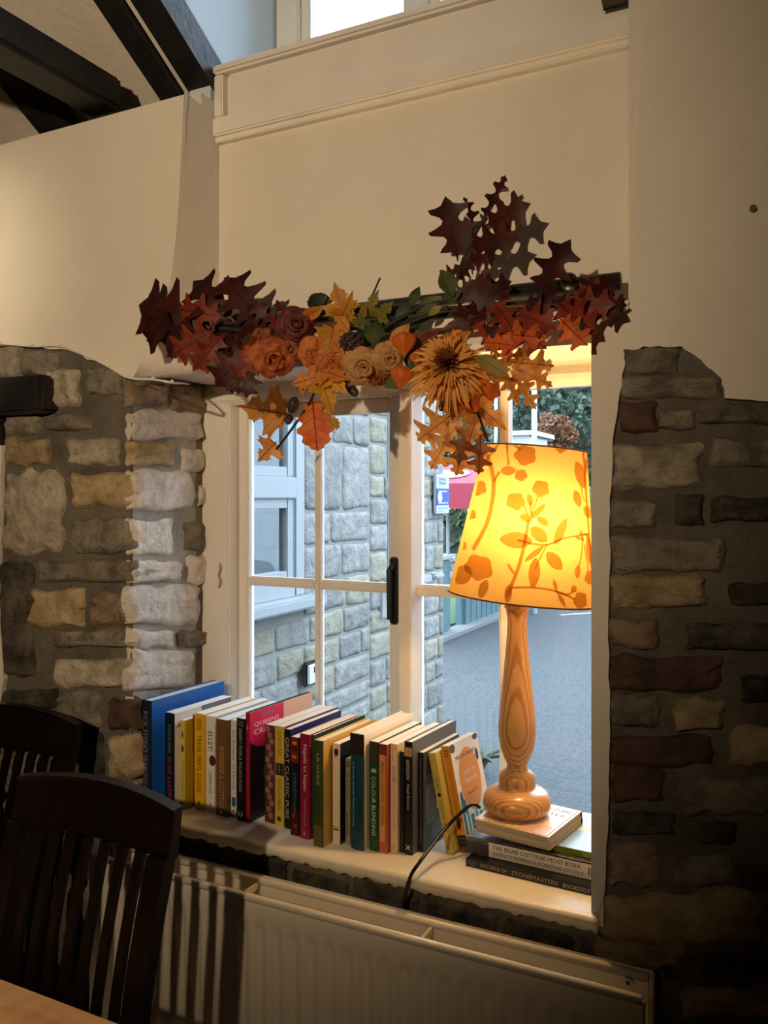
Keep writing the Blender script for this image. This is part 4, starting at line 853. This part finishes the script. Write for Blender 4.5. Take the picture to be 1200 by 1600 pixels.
flat_book(729,1331,z0,.262,.195,.0325,SY,(242,236,224),(70,66,70),'thick book with a white titled spine and a fruit picture',[('p',.0,.185,.0,1,(70,62,66)),('p',.0,.185,.72,1,(200,196,190)),('o',.12,.52,.30,1.1,(150,40,26)),('o',.16,.40,.22,1,(110,24,18)),('o',.07,.30,.28,1.4,(30,28,34)),('o',.12,.16,.2,1.6,(170,150,140)),('p',.185,1,.90,1,(22,20,24)),
   ('t','THE BISAB COTTRAE MOST BOEX',.215,.90,.52,.24,(40,36,36)),('t',"ORENT'S EARRELUS EOIBETNE STOOLE",.215,.92,.17,.20,(96,66,56)),('p',.955,.963,.25,.68,(60,56,56)),('p',.972,.976,.15,.7,(60,56,56))]); z0 += .0333
flat_book(796,1315,z0,.165,.17,.0122,SY,(122,140,30),(150,182,214),'thin green spined book with a pale blue cover beneath the lamp books',[('t','TASTE',.9,.99,.2,.6,(225,230,180)),('co',.80,.62,.16,.55,(196,214,176)),('co',.52,.30,.10,.8,(222,206,190))]); z0 += .0128
T4 = (LZ-.0008-z0)/2
flat_book(741,1299,z0,.163,.165,T4-.0003,R(-9),(60,46,44),(216,190,150),'lower of the two cream paged books directly under the lamp',[],True)
flat_book(740,1299-T4*735,z0+T4,.163,.165,T4-.0003,R(-9),(60,46,44),(226,200,158),'upper of the two cream paged books, the lamp stands on its cover',[('ct','AUTUMN',.58,.80,.34,.09,(60,54,48)),('ct','TEA',.70,.66,.2,.07,(60,54,48)),('c',.55,.92,.08,.30,(206,170,150)),('co',.62,.14,.09,.5,(206,120,60)),('co',.75,.2,.08,.6,(190,140,120)),('c',.03,.97,.03,.045,(170,120,80)),('c',.955,.97,.03,.97,(170,120,80)),('ct','AND OTHER',.04,.12,.30,.05,(150,110,60))],True)

# ================================================================== AUTUMN GARLAND
def leaf_mat(name, c1, c2, vein, tr=.4, rough=.5):
    m = bpy.data.materials.new(name); m.use_nodes = True; N = m.node_tree.nodes; L = m.node_tree.links; b = N['Principled BSDF']; b.inputs['Roughness'].default_value = rough; b.inputs['Specular IOR Level'].default_value = .35
    uv = N.new('ShaderNodeUVMap'); sx = N.new('ShaderNodeSeparateXYZ'); L.new(uv.outputs[0], sx.inputs[0])
    def mth(op,a,b_=None):
        k = N.new('ShaderNodeMath'); k.operation = op
        for i,q in enumerate((a,b_)):
            if q is None: continue
            if isinstance(q,(int,float)): k.inputs[i].default_value = q
            else: L.new(q, k.inputs[i])
        return k.outputs[0]
    ax = mth('ABSOLUTE', sx.outputs[0]); mid = mth('LESS_THAN', ax, .035)
    lat = mth('LESS_THAN', mth('FRACT', mth('SUBTRACT', mth('MULTIPLY', sx.outputs[1], 5.5), mth('MULTIPLY', ax, 1.5))), .085)
    msk = mth('MAXIMUM', mid, mth('MULTIPLY', lat, .7))
    tc = N.new('ShaderNodeTexCoord'); nz = N.new('ShaderNodeTexNoise'); nz.inputs['Scale'].default_value = 22; nz.inputs['Detail'].default_value = 4; L.new(tc.outputs['Object'], nz.inputs[0])
    rp = N.new('ShaderNodeValToRGB'); rp.color_ramp.elements[0].position = .38; rp.color_ramp.elements[1].position = .62; rp.color_ramp.elements[0].color = (*c1,1); rp.color_ramp.elements[1].color = (*c2,1); L.new(nz.outputs['Fac'], rp.inputs[0])
    mx = N.new('ShaderNodeMix'); mx.data_type = 'RGBA'; L.new(msk, mx.inputs[0]); L.new(rp.outputs[0], mx.inputs[6]); mx.inputs[7].default_value = (*vein,1)
    L.new(mx.outputs[2], b.inputs['Base Color']); t = N.new('ShaderNodeBsdfTranslucent'); L.new(mx.outputs[2], t.inputs[0]); ms = N.new('ShaderNodeMixShader'); ms.inputs[0].default_value = tr
    L.new(b.outputs[0], ms.inputs[1]); L.new(t.outputs[0], ms.inputs[2]); L.new(ms.outputs[0], N['Material Output'].inputs[0]); return m
LM = {'d': leaf_mat('maroon_leaf',(.032,.007,.007),(.072,.012,.010),(.03,.008,.008),.35), 'r': leaf_mat('crimson_leaf',(.17,.022,.012),(.30,.045,.02),(.10,.015,.01),.4), 'R': leaf_mat('scarlet_leaf',(.62,.08,.02),(.75,.20,.03),(.30,.03,.01),.45),
 'o': leaf_mat('orange_leaf',(.62,.20,.035),(.72,.30,.06),(.28,.07,.02),.45), 'y': leaf_mat('yellow_leaf',(.66,.38,.05),(.60,.24,.03),(.36,.14,.02),.45), 'g': leaf_mat('gold_gauze_leaf',(.52,.23,.05),(.66,.33,.08),(.36,.13,.02),.55),
 'G': leaf_mat('green_leaf',(.035,.055,.018),(.09,.11,.03),(.09,.12,.05),.35), 'k': leaf_mat('dark_green_leaf',(.012,.025,.016),(.025,.045,.025),(.02,.04,.02),.3), 'v': leaf_mat('olive_leaf',(.22,.20,.04),(.32,.26,.05),(.15,.12,.03),.4), 'x': leaf_mat('bronze_leaf',(.16,.045,.02),(.28,.10,.03),(.10,.03,.01),.4)}
SHAPES = {
 'pin': [(0,.012),(.10,.025),(.15,.10),(.17,.31),(.235,.25),(.29,.165),(.345,.135),(.40,.18),(.45,.42),(.50,.455),(.54,.30),(.59,.175),(.64,.145),(.70,.20),(.76,.35),(.83,.38),(.84,.235),(.87,.12),(.92,.075),(1,0)],
 'lacy': [(0,.012),(.13,.02),(.17,.08),(.20,.26),(.25,.27),(.27,.13),(.33,.075),(.40,.10),(.44,.20),(.50,.44),(.56,.40),(.57,.20),(.62,.10),(.66,.085),(.70,.15),(.77,.36),(.82,.31),(.82,.14),(.86,.085),(.91,.15),(.95,.11),(.95,.05),(1,0)],
 'maple': [(0,.015),(.06,.02),(.09,.16),(.07,.30),(.15,.27),(.20,.36),(.24,.54),(.31,.42),(.39,.47),(.41,.32),(.46,.18),(.52,.14),(.60,.27),(.65,.20),(.73,.21),(.78,.11),(.88,.06),(1,0)],
 'oak': [(0,.015),(.07,.07),(.12,.17),(.18,.20),(.23,.15),(.28,.17),(.35,.30),(.42,.32),(.47,.24),(.52,.26),(.58,.36),(.66,.36),(.71,.26),(.76,.26),(.82,.29),(.88,.23),(.91,.15),(.96,.13),(1,0)],
 'simple': [(0,.012),(.10,.11),(.25,.24),(.42,.30),(.60,.27),(.78,.17),(.90,.07),(1,0)]}
g0 = P(600,500,1.52)
gar = thing('autumn_garland', 'autumn garland of artificial leaves and flowers hung over the window head', 'garland', g0)
rg = random.Random(77)
def leaf_obj(shape, m, B, T, wr=1.0, roll=0, bend=.12, cup=.25, parent=None, name='leaf'):
    B, T = Vector(B)-g0, Vector(T)-g0; ax = T-B; Ln = ax.length; ax.normalize()
    vw = (O-(g0+B)).normalized(); nm = (vw-ax*vw.dot(ax)).normalized(); nm = Matrix.Rotation(roll,3,ax) @ nm; sd = ax.cross(nm)
    hs = SHAPES[shape]; v = []; uv = []; n = len(hs); wav = rg.uniform(0,6)
    def pt(t,wd):
        zz = Ln*(-bend*(2*t-1)**2+bend*.5) + Ln*cup*wd*wd*2 - Ln*.03*math.sin(9*t+wav)*abs(wd)*2
        return B+ax*(t*Ln)+sd*(wd*Ln*wr)+nm*zz
    for t,wd in hs:
        for s in (-1,-.5,0,.5,1): v.append(pt(t, s*wd)); uv.append((s*wd*2.2,t))
    f = [(i*5+k,i*5+k+1,(i+1)*5+k+1,(i+1)*5+k) for i in range(n-1) for k in range(4)]
    me = bpy.data.meshes.new(name); me.from_pydata([tuple(q) for q in v],[],f); me.materials.append(LM[m]); ul = me.uv_layers.new()
    for lp in me.loops: ul.data[lp.index].uv = uv[lp.vertex_index]
    me.polygons.foreach_set('use_smooth',[True]*len(f))
    return link(bpy.data.objects.new(name, me), parent or gar)
def lf(shape, m, bx, by, tx, ty, D=1.47, dD=0, wr=1.0, roll=None, bend=None):
    leaf_obj(shape, m, P(bx,by,D), P(tx,ty,D+dD), wr, rg.uniform(-.35,.35) if roll is None else roll, rg.uniform(.02,.14) if bend is None else bend, rg.uniform(.05,.3))
# left sprays
for a in (('pin','d',328,512,211,474,1.45,-.01,.82,.1),('pin','d',318,520,216,520,1.445,-.01,.7,-.2),('pin','r',352,496,276,482,1.45,-.02,.8),('pin','d',366,502,300,437,1.46,-.01,.95,0),('pin','d',405,505,350,430,1.475,-.02,1.05,.2),('pin','d',425,505,392,474,1.46,-.02,.9),
 ('pin','r',335,515,268,556,1.44,-.02,.85,.2),('pin','d',300,520,260,560,1.45,-.01,.5),('pin','r',352,520,300,580,1.45,-.02,.7),('pin','d',392,545,335,605,1.45,-.02,.95),('pin','d',400,560,352,612,1.445,-.02,.7),('pin','r',412,545,362,590,1.44,-.02,.9),('pin','d',395,570,384,622,1.44,-.01,.9),
 ('pin','x',418,520,378,548,1.44,-.02,.9),('pin','r',440,520,418,490,1.44,-.03,.8),('pin','d',445,500,432,468,1.46,-.02,.8),('simple','G',425,500,452,488,1.43,0,.9),('simple','G',430,528,442,505,1.43,0,1.1),('pin','d',345,530,400,560,1.47,.0,.8),('pin','d',320,505,380,535,1.475,0,.8),('pin','d',300,508,350,560,1.46,0,.7),('pin','d',360,520,440,500,1.47,0,.8),('pin','d',340,540,395,575,1.47,0,.8)): lf(*a)
# middle: yellow maples, greens, oranges
for a in (('maple','y',540,500,522,440,1.45,-.02,.95,0),('maple','y',528,505,552,455,1.45,-.02,.8,.3),('maple','y',548,492,498,478,1.45,-.02,.7),('maple','y',522,505,510,566,1.43,-.02,.85,0),('maple','o',505,512,540,560,1.435,-.02,.6),('maple','v',570,495,592,452,1.46,-.02,.7),('maple','v',585,500,615,470,1.46,-.02,.8),('simple','o',530,498,546,520,1.425,0,1.0),('simple','o',505,480,465,500,1.44,0,.7),
 ('maple','v',560,515,570,475,1.45,-.02,.7),('simple','k',480,478,512,462,1.49,0,1.1),('simple','k',520,470,478,472,1.5,0,.9),('simple','G',580,515,556,490,1.45,0,1),('simple','k',600,520,640,470,1.48,0,1),('simple','k',610,530,655,500,1.47,0,1),('simple','G',640,478,656,447,1.47,0,.9),('simple','G',708,462,690,420,1.45,0,1.1),('simple','G',690,470,722,455,1.46,0,.9),('simple','G',650,490,690,462,1.47,0,.8),('simple','G',600,545,570,500,1.45,0,.9),('simple','k',620,520,590,560,1.46,0,1.1),('simple','G',660,520,690,560,1.46,0,1.0),('simple','k',650,530,640,580,1.46,0,1.2),('simple','v',690,478,668,494,1.44,0,.8),('simple','k',590,500,560,545,1.47,0,1.2),('simple','G',585,560,560,590,1.45,0,1),('simple','G',640,580,600,606,1.45,0,1),('simple','k',680,500,640,512,1.48,0,.9),('simple','G',560,575,536,600,1.45,0,1),
 ('maple','o',512,585,452,602,1.44,-.02,.85,.2),('maple','y',508,580,545,618,1.44,-.02,.7),('maple','y',500,588,520,648,1.44,-.02,.8),('maple','o',490,575,548,594,1.43,-.02,.6),('maple','o',480,590,470,618,1.45,-.02,.8),('simple','y',610,545,640,505,1.44,0,.9),('maple','x',470,540,440,575,1.45,0,.7),('maple','x',640,545,690,515,1.45,0,.7),('simple','o',545,560,560,520,1.44,0,.9)): lf(*a)
# hanging in front of the glass
for a in (('maple','o',452,648,372,634,1.62,-.01,.9,0,.05),('oak','R',488,622,496,704,1.60,-.01,.95,0,.06),('maple','o',432,690,402,722,1.63,-.01,1.15,0,.05),('maple','y',500,640,528,672,1.615,-.01,.7,0,.05),('oak','y',512,650,530,668,1.62,0,.9)): lf(*a)
# upper right twig
for a in (('pin','d',716,408,696,306,1.53,-.03,.85,.15),('lacy','d',742,368,726,306,1.54,-.02,.5,.7),('lacy','d',752,345,791,274,1.54,-.03,.5,.2),('pin','d',756,354,828,318,1.53,-.03,.85,-.1),('pin','d',730,386,808,370,1.53,-.03,.85,.1),('pin','d',728,404,772,404,1.54,-.02,.8),('pin','d',722,418,686,438,1.54,-.02,.8),('pin','d',715,440,737,405,1.54,-.02,.9)): lf(*a)
# right sprays
for a in (('pin','d',838,460,892,374,1.46,-.02,.8,.1),('pin','d',790,500,722,440,1.46,-.02,.9),('pin','d',800,470,745,440,1.46,-.02,.9),('pin','d',770,495,705,492,1.46,-.02,.9),('pin','r',770,470,805,520,1.44,-.02,.9),('pin','d',810,485,760,535,1.45,-.02,.9),('pin','r',800,490,868,512,1.44,-.02,.85),('pin','r',795,500,854,545,1.44,-.02,.8),('pin','R',765,520,858,528,1.435,-.02,.5),('pin','R',775,522,800,556,1.44,-.02,.8),('pin','R',750,535,806,540,1.435,-.02,.7),('pin','d',815,470,862,490,1.46,-.02,.9),('pin','d',750,475,716,515,1.46,-.02,.9),('pin','r',742,500,770,540,1.44,0,.8),
 ('pin','d',890,470,968,438,1.46,-.02,.6,.3),('pin','r',884,476,962,476,1.45,-.01,.8),('pin','d',905,470,980,495,1.455,0,.8),('pin','r',868,470,932,522,1.44,-.01,.95),('pin','R',872,495,918,540,1.435,-.01,.85),('pin','d',870,462,905,500,1.45,0,.8),('pin','r',900,455,945,442,1.455,0,.9),('pin','d',930,470,980,478,1.45,0,.9),('pin','d',830,478,872,452,1.46,0,.8),('pin','d',820,500,870,478,1.47,0,.8),('pin','d',745,455,800,440,1.48,0,.8)): lf(*a)
# gauzy gold oaks
for a in (('lacy','g',768,562,866,572,1.47,.02,.7,0),('lacy','g',790,568,864,604,1.47,.02,.55),('lacy','g',795,575,838,640,1.47,.03,.55),('lacy','g',778,566,812,632,1.46,.03,.6),('lacy','g',760,555,828,556,1.46,0,.5),('lacy','g',728,632,650,690,1.50,.0,.85,0),('lacy','g',722,650,672,734,1.50,.0,.7),('lacy','g',740,655,712,744,1.50,0,.9),('lacy','x',752,660,748,742,1.51,0,.7),('maple','g',736,625,792,672,1.49,.01,.9,0),('maple','g',752,630,730,700,1.495,.0,.9),('maple','g',720,620,706,664,1.50,0,.9),('pin','x',726,660,716,728,1.495,0,.6),('maple','o',700,618,664,610,1.46,0,.7),('maple','g',770,600,786,560,1.46,0,.8),('maple','o',735,590,790,560,1.455,0,.8),('simple','v',742,555,796,588,1.435,0,.7),('maple','y',690,545,740,515,1.45,0,.7),('maple','o',760,610,720,600,1.47,0,.9),('maple','o',700,520,735,545,1.455,0,.7)): lf(*a)
# flowers
def pmat(n,c,c2): return mat(n, c, .6, c2, 30, trans=.35)
PM = {'wine': pmat('wine_petal',(.10,.014,.014),(.17,.03,.022)), 'rust': pmat('rust_petal',(.38,.075,.022),(.52,.14,.03)), 'orange': pmat('orange_petal',(.62,.20,.045),(.55,.13,.03)), 'cream': pmat('cream_petal',(.58,.34,.13),(.50,.22,.07)), 'gold': pmat('gold_petal',(.70,.31,.05),(.74,.40,.10)), 'brown': pmat('brown_petal',(.24,.07,.025),(.36,.12,.035)), 'phys': pmat('lantern_orange',(.66,.13,.02),(.72,.20,.03))}
def frame_at(c, tilt=(0,0)):
    z = (O-c).normalized(); z = (z+Vector((tilt[0],0,tilt[1]))).normalized(); x = z.cross(Vector((0,0,1))).normalized(); return x, z.cross(x)*-1, z
def rose(px,py,D,rpx,m,tilt=(0,0),ruffle=.0,rings=((3,.26,1.05),(3,.44,1.0),(4,.66,.85),(5,.88,.6),(5,1.08,.25)),name='rose'):
    c = P(px,py,D); z = (c-O).xy.dot(Vector((-ST,CT))); Rr = rpx/FPX*z; X,Y,Z = frame_at(c,tilt); r = random.Random(int(px*7+py))
    loc = c-g0
    core = M().ball((0,0,0), Rr*.34, 12, (1,1,1.0)); core.v = [loc+X*q.x+Y*q.y+Z*(q.z) for q in core.v]; ro = core.build(name, PM[m], gar, True)
    for n,rad0,hh in rings:
        a0 = r.uniform(0,6)
        for k in range(n):
            a = a0+2*math.pi*k/n; hw = math.pi/n*1.25; v = []; nu, nv = 6, 5
            ph = r.uniform(0,6); ht = r.uniform(.8,1.15); rad = rad0*r.uniform(.9,1.1); a += r.uniform(-.2,.2)
            for j in range(nv+1):
                t = j/nv
                for i in range(nu+1):
                    s = 2*i/nu-1; wdt = math.sin(math.pi*(.12+.62*t))**.6
                    rr = Rr*rad*(.22+.78*t**1.3)*(1-.12*s*s*t); ang = a+s*hw*wdt
                    zz = Rr*(hh*ht*math.sin(t*1.75)*.95 - .40 - (0 if t<.72 else 2.6*(t-.72)**2*rad) - .10*s*s*rad) + (ruffle+.03)*Rr*math.sin(5*s+ph)*t*t
                    v.append(loc+X*(rr*math.cos(ang))+Y*(rr*math.sin(ang))+Z*zz)
            f = [(j*(nu+1)+i,j*(nu+1)+i+1,(j+1)*(nu+1)+i+1,(j+1)*(nu+1)+i) for j in range(nv) for i in range(nu)]
            obj('petal', v, f, PM[m], ro, True)
    return ro
rose(463,508,1.43,30,'wine',(.1,.2)); rose(400,555,1.435,24,'rust',(-.2,.1),.12); rose(428,562,1.42,34,'rust',(.1,-.2),.12); rose(412,528,1.44,20,'brown',(0,.3),.08)
rose(490,552,1.425,26,'orange',(0,-.1),.08); rose(518,566,1.42,24,'orange',(.2,-.2),.08); rose(568,573,1.41,30,'cream',(0,-.25)); rose(608,560,1.415,26,'cream',(.15,-.2)); rose(452,545,1.44,22,'brown',(0,0)); rose(590,590,1.43,16,'brown',(0,-.3))
# big chrysanthemum
def mum(px,py,D,rpx):
    c = P(px,py,D); z = (c-O).xy.dot(Vector((-ST,CT))); Rr = rpx/FPX*z; X,Y,Z = frame_at(c,(-.05,.25)); loc = c-g0; r = random.Random(3)
    core = M().ball((0,0,0), Rr*.42, 12, (1,1,.7)); core.v = [loc+X*q.x+Y*q.y+Z*q.z for q in core.v]; ro = core.build('chrysanthemum', PM['brown'], gar, True)
    for nm,m,n,l0,l1,e0,e1,wd in (('outer_petals','gold',150,1.0,1.5,-.6,.25,.062),('middle_petals','gold',130,.75,1.05,.1,.8,.055),('inner_petals','brown',110,.55,.82,.6,1.5,.042)):
        mm = M()
        for k in range(n):
            a = r.uniform(0,2*math.pi); el = r.uniform(e0,e1); ln = Rr*r.uniform(l0,l1); d = X*math.cos(a)*math.cos(el)+Y*math.sin(a)*math.cos(el)+Z*math.sin(el); sdv = d.cross(Z if abs(d.dot(Z))<.9 else X).normalized(); up = sdv.cross(d)
            drop = Vector((0,0,-1))*ln*(.25 if nm=='outer_petals' else .03); vs = []
            for t,wv_ in ((.2,.5),(.55,1),(.85,.9),(1,.25)):
                q = loc+d*(ln*t)+up*(-.18*ln*(t-.3)**2 if nm!='inner_petals' else .0)+drop*t*t; ww_ = Rr*wd*wv_
                vs += [q-sdv*ww_+up*ww_*.5, q, q+sdv*ww_+up*ww_*.5]
            mm.add(vs, [(3*j+i,3*j+i+1,3*j+i+4,3*j+i+3) for j in range(3) for i in range(2)])
        stuff(mm.build(nm, PM[m], ro, True))
mum(700,570,1.42,46)
def lantern(px,py,D,rpx,ax2,m='phys',name='seed_lantern'):
    c = P(px,py,D)-g0; z = 1.6; Rr = rpx/FPX*z; d = Vector(ax2).normalized(); s = d.cross(Vector((0,1,0))).normalized(); u = d.cross(s); v = []; n = 20; pr_ = [(-1,.05),(-.85,.5),(-.5,.9),(-.1,1),(.3,.82),(.7,.45),(1.05,.16),(1.35,.02)]
    for t,rr in pr_:
        for j in range(n):
            a = 2*math.pi*j/n; k = Rr*rr*(1+.13*math.cos(5*a)); v.append(c+d*(t*Rr)+s*(k*math.cos(a))+u*(k*math.sin(a)))
    f = [(i*n+j,i*n+(j+1)%n,(i+1)*n+(j+1)%n,(i+1)*n+j) for i in range(len(pr_)-1) for j in range(n)]
    return obj(name, v, f, PM[m], gar, True)
lantern(734,625,1.455,19,(.45,-.2,-.6)); lantern(746,608,1.45,13,(.1,-.6,-.1)); lantern(768,610,1.46,14,(.2,-.5,.1)); lantern(632,536,1.42,18,(.1,-.2,-1)); lantern(628,588,1.425,17,(-.1,-.2,-1)); lantern(700,634,1.46,13,(-.3,-.4,-.3),'brown'); lantern(655,560,1.43,14,(.3,-.3,-1),'orange')
CONE = mat('pine_cone_brown', (.018,.012,.010), .6, (.06,.035,.02), 20)
def cone_(px,py,D,rpx,L_,tilt_):
    c = P(px,py,D)-g0; Rr = rpx/FPX*1.75; m = M().ball((0,0,0),Rr*.8,12,(1,1,L_)); r = random.Random(int(px))
    for k in range(46):
        zz = -1+2*(k+.5)/46; a = k*2.39996; rr = math.sqrt(1-zz*zz); p = Vector((math.cos(a)*rr*Rr*.82, math.sin(a)*rr*Rr*.82, zz*Rr*L_*.85)); m.ball(p, Rr*.24, 6, (1,1,.6))
    mt = Matrix.Rotation(tilt_,3,'Y'); m.v = [c+mt@q for q in m.v]; m.build('pine_cone', CONE, gar)
cone_(458,633,1.60,11,1.5,.3); cone_(549,534,1.425,19,.8,0)
def acorn(px,py,D,rpx,tl):
    c = P(px,py,D)-g0; Rr = rpx/FPX*1.7; mt = Matrix.Rotation(tl,3,'Y'); a = M().ball((0,0,0),Rr,12,(1,1,1.3)); a.v = [c+mt@q for q in a.v]; a.build('acorn', CONE, gar, True)
    b = M().ball((0,0,Rr*.7),Rr*1.08,12,(1,1,.7)); b.v = [c+mt@q for q in b.v]; b.build('acorn_cup', mat('acorn_cup',(.03,.018,.012),.8,bump=.002,bscale=200), gar, True)
acorn(451,656,1.60,7,.5); acorn(536,604,1.45,8,-.5); acorn(553,612,1.46,7,-.8); acorn(905,512,1.435,8,.4)
# stems
STEM = mat('dark_stem', (.012,.012,.008), .7)
def stem(pts,r): M().tube([q-g0 for q in smooth_path([P(*p) for p in pts],5)], r, 6).build('stem', STEM, gar, True)
stem([(235,515,1.465),(330,512,1.47),(420,520,1.475),(520,515,1.48),(620,505,1.485),(720,490,1.485),(830,485,1.48),(930,475,1.475)],.006)
stem([(300,505,1.465),(400,505,1.475),(520,498,1.49),(640,488,1.49),(760,478,1.49),(890,470,1.48)],.005)
stem([(560,510,1.46),(578,470,1.46),(594,434,1.455)],.0022); stem([(500,590,1.46),(486,625,1.58),(462,662,1.61),(432,702,1.62)],.0028); stem([(705,470,1.48),(722,410,1.53),(745,362,1.535),(770,320,1.53)],.003); stem([(738,625,1.46),(752,660,1.49),(762,690,1.50)],.0025)
stem([(610,520,1.46),(650,500,1.465),(700,480,1.47)],.004); stem([(600,512,1.465),(660,478,1.47),(700,470,1.475)],.004); stem([(640,530,1.46),(690,520,1.465),(720,510,1.47)],.003); stem([(330,520,1.45),(335,545,1.45),(345,560,1.46)],.006)
